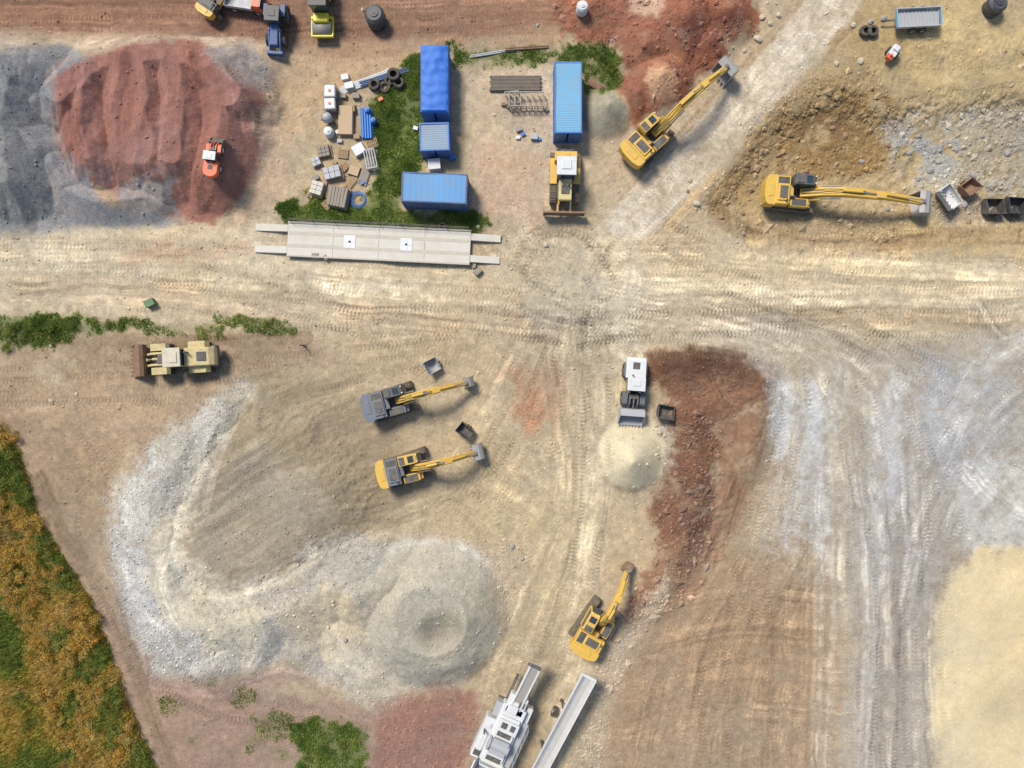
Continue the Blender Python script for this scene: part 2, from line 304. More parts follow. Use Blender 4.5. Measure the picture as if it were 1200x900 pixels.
# right zone
paint([(908,430),(1000,410),(1130,395),(R,400),(R,640),(1160,640),(1100,690),(1090,960),(985,960),(990,700),(960,600),(908,540)],(179,170,156),22,14,.95,.2,rg=.8)
paint([(914,450),(965,440),(990,480),(960,520),(918,530),(905,500)],(214,214,213),20,14,.85,.7)
paint([(918,520),(970,510),(965,640),(905,650)],(200,196,189),22,16,.7,.7)
paint([(1090,420),(1180,440),(1200,520),(1110,570),(1070,500)],(176,177,179),24,16,.8,.5,st=.12)
paint([(1130,395),(R,370),(R,430),(1160,440)],(188,179,163),16,12,.7,.6)
paint([(1110,540),(R,520),(R,640),(1130,650)],(204,204,201),22,16,.75,.7)
paint([(1000,540),(1070,540),(1080,660),(1010,680)],(193,192,190),22,16,.6,.8)
paint([(1092,720),(1112,672),(1150,645),(R,640),(R,960),(1100,960),(1088,830)],(222,204,166),9,8,1,.0,gr=0,st=.012,rg=.38)
paint([(1150,700),(1230,690),(1230,900),(1140,900)],(214,193,152),30,10,.5,.2)
flow([(640,350),(780,372),(900,400),(985,440),(1010,540),(1030,700),(1030,960)],40,(185,174,158),.42,.14,50,ls=160)
flow([(900,390),(1010,420),(1060,500),(1075,620),(1070,760),(1080,960)],34,(165,156,144),.45,.13,51,ls=160)
flow([(700,362),(820,384),(925,410),(975,470),(985,580),(988,720)],14,(216,203,176),.45,.12,59,ls=160)
flow([(985,440),(965,560),(968,700),(960,960)],18,(207,200,189),.4,.11,52,ls=160)
flow([(1020,470),(1030,620),(1020,800),(1010,960)],14,(203,199,193),.4,.13,56,ls=160,lw=2.4)
flow([(1050,470),(1058,620),(1050,960)],10,(154,144,134),.35,.13,56,ls=160,lw=2.4)
flow([(1210,470),(1130,540),(1090,620),(1070,700)],28,(178,171,161),.4,.13,53)
flow([(1200,400),(1150,430),(1110,520)],18,(210,207,201),.5,.12,54)
flow([(1140,560),(1180,600),(1240,620)],22,(215,213,208),.5,.11,58)
flow([(890,420),(930,470),(938,540)],16,(223,222,218),.55,.11,57)
flow([(1150,360),(1180,400),(1240,440)],16,(172,161,142),.4,.12,55)
for k,x in enumerate([760,800,840,880,920,960]):
    flow([(x+70,660),(x+20,760),(x-20,960)] if x<900 else [(x,560),(x-6,760),(x-10,960)],26,None,0,.11,60+k,ls=200,lw=2.4,z=.025)
for k,y in enumerate([700,745,790,840]):
    flow([(740,y+20),(860,y-8),(985,y)],20,None,0,.10,70+k,ls=150,lw=2.2,z=.02)
flow([(740,396),(830,392),(904,408),(938,460),(928,540),(896,640)],13,(197,182,158),.6,.13,80)
# bottom
paint([(440,830),(500,808),(560,812),(556,870),(520,930),(430,930)],(151,114,101),14,13,.87,.45,gr=.12,st=.25)
paint([(340,850),(380,842),(430,850),(436,880),(412,930),(342,930),(350,880)],(102,120,60),6,10,.93,.3,grass=1)
for (x,y,w,h) in [(320,850,22,16),(285,815,16,12),(205,828,14,9),(300,870,14,10),(325,885,14,9),(228,870,8,6),(250,800,10,5)]:
    paint([(x-w,y-h*.6),(x,y-h),(x+w,y-h*.5),(x+w,y+h*.6),(x,y+h),(x-w,y+h*.5)],(130,132,88),5,10,.7,.7,grass=.5)
paint([(180,800),(330,790),(360,840),(300,930),(190,930)],(161,134,119),14,12,.6,.8)
flow([(175,800),(260,812),(340,790),(420,840),(470,820)],9,(186,155,141),.5,.1,85)
# vegetation ground
VEG=[(O,500),(14,512),(32,560),(46,610),(74,655),(104,700),(128,760),(152,830),(184,905),(194,960),(O,960)]
paint([(0,500),(60,520),(130,640),(165,780),(225,960),(190,960),(135,760),(50,600)],(166,144,122),8,8,.4)
paint(VEG,(144,128,68),5,5,1,grass=0)
paint([(40,820),(90,850),(110,960),(O,960),(O,870)],(192,178,130),12,12,.9,.4)
flow([(48,560),(70,620),(104,668),(132,710),(160,790),(200,900)],12,(134,115,93),.5,.08,86)  # dark strip beside the thicket: its shadow edge painted into the ground
far=np.maximum(np.abs(X)-60,np.abs(Y)-48); fm=sst(far/20)[...,None]
C+=fm*(np.array((138,138,82),f32)+N60[...,None]*20-C)
# tracks
T=bundle
T([(-60,320),(200,318),(400,332),(600,345),(850,338),(1260,350)],7,44,dk=.11)
T([(330,352),(560,372),(700,385),(900,375),(1230,370)],5,22,dk=.17)
T([(-60,300),(150,300),(300,330),(480,400),(560,480)],3,18,dk=.12)
T([(1000,-60),(972,10),(915,75),(850,145),(790,210),(740,262)],4,12,dk=.08)
T([(860,140),(780,230),(720,320),(690,420),(680,560)],4,20,dk=.13)
T([(740,262),(700,320),(640,420),(600,520),(560,580)],4,24,dk=.13)
T([(700,300),(690,380),(690,480),(690,600),(650,720),(610,820)],6,36,dk=.14)
T([(560,330),(700,362),(860,392),(975,440),(1010,540),(1030,700),(1030,960)],8,46,dk=.12)
T([(760,340),(900,380),(1010,420),(1060,500),(1075,620),(1070,760),(1080,960)],5,34,dk=.12)
T([(1230,420),(1140,520),(1090,620),(1080,720)],3,32,dk=.13)
T([(1240,500),(1160,560),(1110,640)],2,24,dk=.13)
T([(740,398),(830,393),(904,409),(938,460),(922,540),(894,640),(872,760)],3,12,dk=.14)
T([(980,560),(900,700),(820,820),(780,960)],4,40,dk=.1)
T([(890,640),(880,780),(860,960)],4,60,dk=.09)
T([(620,300),(640,330),(655,300)],1,4,dk=.35)
T([(612,340),(640,285),(690,300),(720,345)],3,10,dk=.28)
T([(600,330),(625,365),(690,380),(760,350)],3,14,dk=.2)
T([(620,180),(625,250),(640,330)],2,12,dk=.13)
T([(565,250),(600,300),(660,330)],2,12,dk=.13)
T([(520,560),(580,600),(600,680)],3,16,dk=.13)
T([(400,640),(480,580),(560,560),(640,600)],3,20,dk=.12)
T([(480,420),(560,440),(620,500),(650,600)],3,20,dk=.12)
T([(-60,440),(100,440),(300,430),(440,410),(560,390)],4,20,dk=.12)
T([(60,500),(100,560),(100,640),(150,760),(250,830),(420,850)],3,12,dk=.09)
T([(760,250),(850,290),(1000,300),(1230,310)],5,16,dk=.12)
T([(740,260),(790,300),(880,345),(1000,390),(1150,470)],4,20,dk=.12)
T([(900,250),(960,262),(1060,262),(1200,255)],2,8,dk=.14)
T([(320,90),(300,180),(250,280),(150,320)],3,16,dk=.11)
T([(260,60),(310,130),(290,230)],2,12,dk=.11)
T([(-60,14),(200,16),(430,20),(640,10)],4,18,dk=.13)
T([(300,40),(420,52),(560,50),(660,46)],2,8,dk=.1)
T([(1000,60),(1060,100),(1150,105),(1240,80)],3,20,dk=.1)
for i in range(34):
    x=rs.uniform(440,1120); y=rs.uniform(285,440); a=rs.uniform(0,6.28); r=rs.uniform(40,110); s=rs.uniform(.7,1.6)
    track([(x+r*math.cos(a+t*s),y+r*.6*math.sin(a+t*s)) for t in (0,.33,.66,1)],dk=rs.choice([-1,1])*rs.uniform(.08,.16),seed=i)
# pale dust
e=np.clip(fbm(GX/60,GY/26,4,300)*1.7-.35,0,1)*(1-GRV)*.38
e=e*sst((150-np.abs(PY-370))/60)
C+=e[...,None]*(np.array((234,222,198),f32)-C)
e=np.clip(fbm(GX/30,GY/80,4,330)*2.0-.35,0,1)*.55*sst((PX-890)/40)*sst((PY-420)/30)*sst((1100-PX)/20+sst((640-PY)/20))*sst((780-PY)/200)
C+=e[...,None]*(np.array((219,222,225),f32)-C)
e=np.clip(fbm(GX/18,GY/18,5,360)*1.8-.6,0,1)*.3
C*=(1-.25*e*RG)[...,None]
C*= (1+.045*N60+RG*(.048*N20+.058*N7+.052*N3))[...,None]
tint=fbm(GX/110,GY/110,3,320)+.6*N20
C[...,0]*=1+.015*tint; C[...,2]*=1-.035*tint
C=np.clip(C,8,250)
# ---------------------------------------------------------------- materials
K=(.79,.77,.74)
def mat(name): 
    m=bpy.data.materials.new(name); m.use_nodes=True; nt=m.node_tree; b=nt.nodes['Principled BSDF']; return m,nt,b
def N(nt,t,**k):
    n=nt.nodes.new(t)
    for a,v in k.items(): setattr(n,a,v)
    return n
def mathn(nt,op,a,b=None,c=None):
    n=N(nt,'ShaderNodeMath',operation=op)
    for i,v in enumerate((a,b,c)):
        if v is None: continue
        if isinstance(v,(int,float)): n.inputs[i].default_value=v
        else: nt.links.new(v,n.inputs[i])
    return n.outputs[0]
def noise(nt,co,scale,det=4,rough=.6):
    n=N(nt,'ShaderNodeTexNoise'); n.inputs['Scale'].default_value=scale; n.inputs['Detail'].default_value=det; n.inputs['Roughness'].default_value=rough
    nt.links.new(co,n.inputs['Vector']); return n.outputs['Fac']
def ground_mat():
    m,nt,b=mat('ground_soil'); L=nt.links.new
    at=N(nt,'ShaderNodeAttribute',attribute_name='Col'); gr=N(nt,'ShaderNodeAttribute',attribute_name='gravel'); rg=N(nt,'ShaderNodeAttribute',attribute_name='rough').outputs['Fac']
    pos=N(nt,'ShaderNodeNewGeometry').outputs['Position']
    n1=noise(nt,pos,1.6,10,.78); n2=noise(nt,pos,9,5,.75)
    v=N(nt,'ShaderNodeTexVoronoi'); v.inputs['Scale'].default_value=10.5; L(pos,v.inputs['Vector'])
    sep=N(nt,'ShaderNodeSeparateColor'); L(v.outputs['Color'],sep.inputs[0])
    v2=N(nt,'ShaderNodeTexVoronoi'); v2.inputs['Scale'].default_value=4.2; L(pos,v2.inputs['Vector'])
    s2=N(nt,'ShaderNodeSeparateColor'); L(v2.outputs['Color'],s2.inputs[0])
    peb=mathn(nt,'MULTIPLY',mathn(nt,'LESS_THAN',v2.outputs['Distance'],mathn(nt,'MULTIPLY',s2.outputs[1],.28)),mathn(nt,'GREATER_THAN',s2.outputs[0],.66))
    pv=mathn(nt,'MULTIPLY',mathn(nt,'MULTIPLY',peb,rg),mathn(nt,'MULTIPLY_ADD',s2.outputs[2],.65,-.3))
    f=mathn(nt,'MULTIPLY_ADD',mathn(nt,'SUBTRACT',n1,.5),mathn(nt,'MULTIPLY',rg,1.25),1.0); f2=mathn(nt,'MULTIPLY_ADD',mathn(nt,'SUBTRACT',n2,.5),mathn(nt,'MULTIPLY',rg,1.0),1.0)
    g=mathn(nt,'MULTIPLY',mathn(nt,'SUBTRACT',sep.outputs[0],.5),mathn(nt,'MULTIPLY_ADD',gr.outputs['Fac'],.7,.1))
    ed=mathn(nt,'MULTIPLY',mathn(nt,'SUBTRACT',.3,v.outputs['Distance']),mathn(nt,'MULTIPLY',gr.outputs['Fac'],.5))
    tot=mathn(nt,'MULTIPLY',mathn(nt,'MULTIPLY',f,f2),mathn(nt,'ADD',mathn(nt,'ADD',mathn(nt,'ADD',g,ed),pv),1.0))
    vm=N(nt,'ShaderNodeVectorMath',operation='SCALE'); L(at.outputs['Color'],vm.inputs[0]); L(tot,vm.inputs['Scale'])
    L(vm.outputs[0],b.inputs['Base Color']); b.inputs['Roughness'].default_value=.95; b.inputs['Specular IOR Level'].default_value=.15
    h=mathn(nt,'ADD',mathn(nt,'MULTIPLY',n2,.05),mathn(nt,'ADD',mathn(nt,'MULTIPLY',n1,.16),mathn(nt,'MULTIPLY',mathn(nt,'MULTIPLY',v.outputs['Distance'],gr.outputs['Fac']),-.08)))
    bp=N(nt,'ShaderNodeBump'); L(mathn(nt,'MULTIPLY',rg,.74),bp.inputs['Strength']); bp.inputs['Distance'].default_value=1.0; L(h,bp.inputs['Height']); L(bp.outputs[0],b.inputs['Normal'])
    return m
def attr_mat(name,rough=.9,trans=0):
    m,nt,b=mat(name); at=N(nt,'ShaderNodeAttribute',attribute_name='Col')
    pos=N(nt,'ShaderNodeNewGeometry').outputs['Position']; f=mathn(nt,'MULTIPLY_ADD',noise(nt,pos,6,3),.5,.75)
    vm=N(nt,'ShaderNodeVectorMath',operation='SCALE'); nt.links.new(at.outputs['Color'],vm.inputs[0]); nt.links.new(f,vm.inputs['Scale'])
    nt.links.new(vm.outputs[0],b.inputs['Base Color']); b.inputs['Roughness'].default_value=rough; b.inputs['Specular IOR Level'].default_value=.2
    if trans:
        t=N(nt,'ShaderNodeBsdfTranslucent'); nt.links.new(vm.outputs[0],t.inputs['Color']); mx=N(nt,'ShaderNodeMixShader'); mx.inputs[0].default_value=trans
        nt.links.new(b.outputs[0],mx.inputs[1]); nt.links.new(t.outputs[0],mx.inputs[2]); nt.links.new(mx.outputs[0],nt.nodes['Material Output'].inputs['Surface'])
    return m
PM={}
def pm(name,c,rough=.5,dirt=.4,metal=0.,dust=(190,170,140),ns=2.2,k=.8):
    if name in PM: return PM[name]
    m,nt,b=mat(name); L=nt.links.new
    co=N(nt,'ShaderNodeNewGeometry').outputs['Position']
    n=noise(nt,co,ns,8,.72); n2=noise(nt,co,ns*6,3,.6)
    r=N(nt,'ShaderNodeMapRange'); r.inputs['From Min'].default_value=.42; r.inputs['From Max'].default_value=.68; r.inputs['To Max'].default_value=dirt
    L(n,r.inputs['Value'])
    r2=mathn(nt,'MULTIPLY_ADD',n2,dirt*.5,r.outputs[0])
    mx=N(nt,'ShaderNodeMix',data_type='RGBA'); mx.clamp_factor=True
    L(mathn(nt,'MINIMUM',r2,.95),mx.inputs['Factor'])
    mx.inputs['A'].default_value=tuple(v*k for v in lin(c))+(1,); mx.inputs['B'].default_value=tuple(v*.65 for v in lin(dust))+(1,)
    L(mx.outputs['Result'],b.inputs['Base Color']); b.inputs['Metallic'].default_value=metal
    L(mathn(nt,'MULTIPLY_ADD',r2,.5,rough),b.inputs['Roughness'])
    PM[name]=m; return m
YEL=pm('yellow_paint',(240,190,62),.45,.4); DYEL=pm('dusty_yellow_paint',(226,204,138),.55,.65)
DGREY=pm('dark_grey_paint',(70,72,76),.5,.35); BLK=pm('black_rubber',(40,40,42),.8,.35); STEEL=pm('worn_steel',(152,148,142),.5,.4,.15)
BGREY=pm('blue_grey_paint',(104,114,128),.5,.3)
TRK=pm('track_steel',(98,90,80),.6,.6,.2); WHT=pm('white_paint',(228,228,225),.45,.2); LGREY=pm('light_grey_paint',(182,184,186),.45,.3)
RED=pm('orange_red_paint',(232,100,50),.45,.15); BLUE=pm('blue_paint',(40,118,196),.5,.2); TARP=pm('blue_tarpaulin',(32,112,206),.6,.08,ns=1.2)
LBLUE=pm('light_blue_paint',(106,178,216),.55,.35); DBLUE=pm('dark_blue_paint',(34,84,142),.5,.3); RUST=pm('rusty_steel',(134,94,68),.7,.5)
WOOD=pm('weathered_wood',(176,144,106),.8,.3); GWOOD=pm('grey_wood',(158,148,134),.85,.3); CONC=pm('pale_concrete',(226,218,202),.9,.22,ns=.8)
LIME=pm('bright_yellow_paint',(230,214,44),.4,.12); CHR=pm('polished_rod',(200,200,205),.2,.1,.8); GRN=pm('green_paint',(70,120,70),.5,.3)
TANK=pm('dark_plastic',(52,58,68),.5,.2); PIPEB=pm('blue_plastic',(30,120,200),.4,.1); BUFF=pm('buff_panel',(206,176,138),.8,.2)
def glassm():
    m,nt,b=mat('tinted_glass'); pos=N(nt,'ShaderNodeNewGeometry').outputs['Position']
    mx=N(nt,'ShaderNodeMix',data_type='RGBA'); nt.links.new(noise(nt,pos,3),mx.inputs['Factor'])
    mx.inputs['A'].default_value=(.012,.02,.03,1); mx.inputs['B'].default_value=(.06,.08,.1,1)
    nt.links.new(mx.outputs['Result'],b.inputs['Base Color']); b.inputs['Roughness'].default_value=.12; return m
GLS=glassm()
# ---------------------------------------------------------------- ground mesh
def numpy_mesh(name,V,F,colors=None,mats=(),smooth=False,extra=None):
    me=bpy.data.meshes.new(name); n=len(V); k=F.shape[1]
    me.vertices.add(n); me.vertices.foreach_set('co',V.astype(f32).ravel())
    me.loops.add(F.size); me.loops.foreach_set('vertex_index',F.astype(np.int32).ravel())
    me.polygons.add(len(F)); me.polygons.foreach_set('loop_start',np.arange(0,F.size,k,dtype=np.int32))
    me.polygons.foreach_set('use_smooth',np.full(len(F),smooth,dtype=bool))
    if colors is not None:
        a=me.attributes.new('Col','FLOAT_COLOR','POINT'); c=np.ones((n,4),f32); c[:,:3]=colors; a.data.foreach_set('color',c.ravel())
    if extra:
        for q,v in extra.items():
            a=me.attributes.new(q,'FLOAT','POINT'); a.data.foreach_set('value',v.astype(f32).ravel())
    me.update(calc_edges=True)
    for m in mats: me.materials.append(m)
    o=bpy.data.objects.new(name,me); COL.objects.link(o); return o
def s2l(c):
    c=c/255.; return np.where(c<=.04045,c/12.92,((c+.055)/1.055)**2.4)
V=np.stack([X,Y,Z],-1).reshape(-1,3)
idx=np.arange(nx*ny,dtype=np.int32).reshape(ny,nx)
F=np.stack([idx[:-1,:-1],idx[:-1,1:],idx[1:,1:],idx[1:,:-1]],-1).reshape(-1,4)
CL=(s2l(C)*np.array(K)).reshape(-1,3).astype(f32)
g=numpy_mesh('ground',V,F,CL,[ground_mat()],True,{'gravel':GRV,'rough':RG})
g['kind']='structure'; g['label']='sandy quarry ground with gravel heaps, red soil and tyre tracks'; g['category']='ground'
def gz(x,y):
    i=min(max(np.searchsorted(xs,x)-1,0),nx-2); j=min(max(np.searchsorted(ys,y)-1,0),ny-2)
    return float(Z[j,i])
def P(px,py,z=0):
    k=(H-z)/H/S; return (px-600)*k,(450-py)*k
def place(px,py,h=0):
    x,y=P(px,py,h)
    for _ in range(3):
        z=gz(x,y); x,y=P(px,py,z+h)
    return x,y,gz(x,y)
# ---------------------------------------------------------------- scatter
AREA=np.outer(np.gradient(ys),np.gradient(xs)); AREA[AREA>.02]=0
def scatter(weight,n,seed):
    r=np.random.RandomState(seed)
    w=(weight*AREA).ravel(); cs=np.cumsum(w); cs/=cs[-1]
    i=np.searchsorted(cs,r.rand(n)); i=np.minimum(i,w.size-1)
    x=X.ravel()[i]+r.uniform(-.045,.045,n); y=Y.ravel()[i]+r.uniform(-.045,.045,n)
    return x,y,Z.ravel()[i],CL[i],r
LEAF=attr_mat('leaf_surface',.8,.3); STONE=attr_mat('stone_surface',.9)
def stones(name,weight,n,s0,s1,tail,seed,label,lo,hi,add):
    x,y,z,c,r=scatter(weight,n,seed)
    s=r.uniform(s0,s1,n)+(r.rand(n)**8)*tail
    base=np.array([[1,0,0],[0,1,0],[-1,0,0],[0,-1,0],[0,0,.7],[0,0,-.6]],f32)
    jit=r.uniform(.65,1.35,(n,6,1)); an=r.uniform(0,6.28,n); ca,sa=np.cos(an),np.sin(an)
    b=base[None]*jit*s[:,None,None]; b[:,:,0]*=r.uniform(.8,1.5,(n,1))
    bx=b[...,0]*ca[:,None]-b[...,1]*sa[:,None]; by=b[...,0]*sa[:,None]+b[...,1]*ca[:,None]
    V=np.stack([bx+x[:,None],by+y[:,None],b[...,2]+z[:,None]+s[:,None]*.15],-1).reshape(-1,3)
    ft=np.array([[0,1,4],[1,2,4],[2,3,4],[3,0,4],[1,0,5],[2,1,5],[3,2,5],[0,3,5]])
    F=(ft[None]+6*np.arange(n)[:,None,None]).reshape(-1,3)
    cc=np.clip(c*r.uniform(lo,hi,(n,1))+r.uniform(0,add,(n,1)),.02,.75)
    o=numpy_mesh(name,V,F,np.repeat(cc,6,0),[STONE]); o['kind']='stuff'; o['label']=label; o['category']='gravel'
stones('gravel_stones',STN**1.3+.006,46000,.018,.038,.12,5,'loose pale gravel stones scattered over the dirt',.8,1.25,.05)
stones('rock_rubble',RUB,2300,.06,.13,.28,6,'broken rock rubble in the pit and along banks',.75,1.35,.06)
def blades(name,x,y,z,col,r,h0,h1,w,lean,label,cat):
    n=len(x); a=r.uniform(0,6.28,n); h=r.uniform(h0,h1,n); ln=r.uniform(.3,1,n)*lean*h
    wx=np.cos(a+1.57)*w; wy=np.sin(a+1.57)*w; dx=np.cos(a)*ln; dy=np.sin(a)*ln
    V=np.stack([np.stack([x-wx,y-wy,z-.03],-1),np.stack([x+wx,y+wy,z-.03],-1),np.stack([x+dx*.6+wx*.8,y+dy*.6+wy*.8,z+h*.7],-1),np.stack([x+dx,y+dy,z+h],-1)],1).reshape(-1,3)
    F=np.arange(4*n).reshape(-1,4)
    o=numpy_mesh(name,V,F,np.repeat(col,4,0),[LEAF]); o['kind']='stuff'; o['label']=label; o['category']=cat
x,y,z,c,r=scatter(np.clip(GRS*np.clip(.85+.8*N20+.6*N7,0,1.3)-.2,0,1),66000,8)
pat=fbm(x*1.1,y*1.1,3,500)[:,None]
g1=np.array(lin((112,134,56))); g2=np.array(lin((166,168,90))); g3=np.array(lin((70,94,40)))
col=np.clip(g1+(g2-g1)*np.clip(pat*1.3,0,1)+(g3-g1)*np.clip(-pat,0,1),0,1)*r.uniform(.7,1.3,(len(x),1))
blades('grass',x,y,z,col,r,.05,.22,.03,1.2,'rough green grass growing round the storage yard','grass')
sl,m=pmask(VEG,4,3); VM=np.zeros(X.shape,f32); VM[sl]=m
x,y,z,c,r=scatter(VM,120000,9)
pat=fbm(x*.3,y*.3,3,520)[:,None]; pat2=fbm(x*1.3,y*1.3,3,540)[:,None]
c1=np.array(lin((200,172,82)));c2=np.array(lin((138,148,68)));c3=np.array(lin((220,196,136)))
col=c1+(c2-c1)*np.clip(pat*2.2+.25,0,1)+(c3-c1)*np.clip(-pat*1.6-.1,0,.9); col=col*(1+.35*pat2)*r.uniform(.7,1.3,(len(x),1))
blades('tall_grass',x,y,z,np.clip(col,.01,.85),r,.15,.6,.03,1.2,'tall golden and olive autumn grass beside the site','tall grass')
# ---------------------------------------------------------------- mesh kit
class MB:
    def __init__(s): s.v=[]; s.f=[]; s.m=[]
    def add(s,vs,fs,m=0):
        o=len(s.v); s.v+= [tuple(v) for v in vs]; s.f+=[tuple(i+o for i in f) for f in fs]; s.m+=[m]*len(fs); return s
    def box(s,c,d,rz=0,ry=0,m=0,tp=1.0,rx=0):
        hx,hy,hz=[q/2 for q in d]; vs=[(-hx,-hy,-hz),(hx,-hy,-hz),(hx,hy,-hz),(-hx,hy,-hz)]+[(x*tp,y*tp,hz) for x,y in ((-hx,-hy),(hx,-hy),(hx,hy),(-hx,hy))]
        R=Matrix.Rotation(rz,3,'Z')@Matrix.Rotation(ry,3,'Y')@Matrix.Rotation(rx,3,'X'); vs=[R@Vector(v)+Vector(c) for v in vs]
        return s.add(vs,[(3,2,1,0),(4,5,6,7),(0,1,5,4),(1,2,6,5),(2,3,7,6),(3,0,4,7)],m)
    def cyl(s,p0,p1,r,r1=None,n=12,m=0,caps=True):
        p0=Vector(p0); p1=Vector(p1); r1=r if r1 is None else r1; q=(p1-p0).to_track_quat('Z','Y').to_matrix()
        vs=[p0+q@Vector((r*math.cos(6.2832*i/n),r*math.sin(6.2832*i/n),0)) for i in range(n)]+[p1+q@Vector((r1*math.cos(6.2832*i/n),r1*math.sin(6.2832*i/n),0)) for i in range(n)]
        fs=[(i,(i+1)%n,n+(i+1)%n,n+i) for i in range(n)]
        if caps: fs+=[tuple(reversed(range(n))),tuple(range(n,2*n))]
        return s.add(vs,fs,m)
    def ring(s,c,r,t,h,n=20,ax='Z',m=0):
        R={'Z':Matrix.Identity(3),'Y':Matrix.Rotation(math.pi/2,3,'X'),'X':Matrix.Rotation(math.pi/2,3,'Y')}[ax]; vs=[]
        prof=[(r,-h*.35),(r-t*.25,-h/2),(r-t,-h/2),(r-t,h/2),(r-t*.25,h/2),(r,h*.35)]
        for i in range(n):
            a=6.28318*i/n
            for (rr,z) in prof: vs.append(R@Vector((rr*math.cos(a),rr*math.sin(a),z))+Vector(c))
        fs=[(i*6+k,((i+1)%n)*6+k,((i+1)%n)*6+(k+1)%6,i*6+(k+1)%6) for i in range(n) for k in range(6)]
        return s.add(vs,fs,m)
    def prism(s,poly,a,b,ax='Z',m=0):
        n=len(poly)
        if ax=='Z': f=lambda p,t:(p[0],p[1],t)
        elif ax=='Y': f=lambda p,t:(p[0],t,p[1])
        else: f=lambda p,t:(t,p[0],p[1])
        vs=[f(p,a) for p in poly]+[f(p,b) for p in poly]
        return s.add(vs,[(i,(i+1)%n,n+(i+1)%n,n+i) for i in range(n)]+[tuple(reversed(range(n))),tuple(range(n,2*n))],m)
    def sweep(s,pts,y0,y1,m=0):
        n=len(pts); vs=[]
        for i,(x,z,h) in enumerate(pts):
            a=pts[max(i-1,0)]; b=pts[min(i+1,n-1)]; dx=b[0]-a[0]; dz=b[1]-a[1]; l=math.hypot(dx,dz); nx_,nz=-dz/l,dx/l
            vs+=[(x-nx_*h,y0,z-nz*h),(x-nx_*h,y1,z-nz*h),(x+nx_*h,y1,z+nz*h),(x+nx_*h,y0,z+nz*h)]
        fs=[(0,1,2,3),tuple(4*(n-1)+k for k in (3,2,1,0))]
        for i in range(n-1):
            for k in range(4): fs.append((4*i+k,4*i+(k+1)%4,4*i+4+(k+1)%4,4*i+4+k))
        return s.add(vs,fs,m)
    def rot(s,rz=0,ry=0,piv=(0,0,0),rx=0):
        R=Matrix.Rotation(rz,3,'Z')@Matrix.Rotation(ry,3,'Y')@Matrix.Rotation(rx,3,'X'); p=Vector(piv); s.v=[tuple(R@(Vector(v)-p)+p) for v in s.v]; return s
    def mv(s,x=0,y=0,z=0): s.v=[(a+x,b+y,c+z) for a,b,c in s.v]; return s
def part(name,par,mb,mats,bev=0,smooth=False,label=None):
    if not isinstance(mats,(list,tuple)): mats=[mats]
    me=bpy.data.meshes.new(name); me.from_pydata(mb.v,[],mb.f)
    for m in mats: me.materials.append(m)
    me.polygons.foreach_set('material_index',mb.m)
    bm=bmesh.new(); bm.from_mesh(me); bmesh.ops.recalc_face_normals(bm,faces=bm.faces); bm.to_mesh(me); bm.free()
    if smooth: me.polygons.foreach_set('use_smooth',[True]*len(me.polygons))
    o=bpy.data.objects.new(name,me); COL.objects.link(o)
    if par: o.parent=par
    if bev:
        b=o.modifiers.new('bevel','BEVEL'); b.width=bev; b.segments=2; b.limit_method='ANGLE'; b.angle_limit=.6
    if label: o['label']=label
    return o
def root(name,label,cat,px,py,rz=0,h=0,scale=1,group=None,dz=0):
    o=bpy.data.objects.new(name,None); COL.objects.link(o); o.empty_display_size=.3
    x,y,z=place(px,py,h); o.location=(x,y,z+dz); o.rotation_euler[2]=rz; o.scale=(scale,)*3
    o['label']=label; o['category']=cat
    if group: o['group']=group
    return o
def single(name,label,cat,px,py,mb,mats,rz=0,h=0,bev=0,group=None,dz=0,smooth=False,scale=1):
    o=part(name,None,mb,mats,bev,smooth); x,y,z=place(px,py,h); o.location=(x,y,z+dz); o.rotation_euler[2]=rz; o.scale=(scale,)*3
    o['label']=label; o['category']=cat
    if group: o['group']=group
    return o
def ang(a,b): return math.atan2(-(b[1]-a[1]),b[0]-a[0])
# ---- tracks / wheels
def track_part(par,y,L=4.3,w=.6,h=.92,ta=0,name='track'):
    t=MB(); r=h/2; prof=[]
    for i in range(9): a=-math.pi/2+math.pi*i/8; prof.append((L/2-r+r*math.cos(a),r+r*math.sin(a)))
    for i in range(9): a=math.pi/2+math.pi*i/8; prof.append((-L/2+r+r*math.cos(a),r+r*math.sin(a)))
    t.prism(prof,y-w*.44,y+w*.44,'Y')
    n=int((L-2*r)/.19)
    for i in range(n+1):
        xx=-L/2+r+(L-2*r)*i/n
        t.box((xx,y,h+.02),(.14,w,.05)); t.box((xx,y,h+.06),(.03,w,.06)); t.box((xx,y,.0),(.14,w,.05))
    for sgn in (1,-1):
        for i in range(1,8):
            a=-math.pi/2+math.pi*i/8; cx=sgn*(L/2-r+(r+.02)*math.cos(a)); cz=r+(r+.02)*math.sin(a)
            t.box((cx,y,cz),(.07,w,.16),ry=-a*sgn if sgn>0 else a)
    t.rot(ta); o=part(name,par,t,TRK)
    for xx in (-L/2+r,L/2-r): part('sprocket',o,MB().cyl((xx,y-w*.47,r),(xx,y+w*.47,r),r*.6,n=10).rot(ta),DGREY)
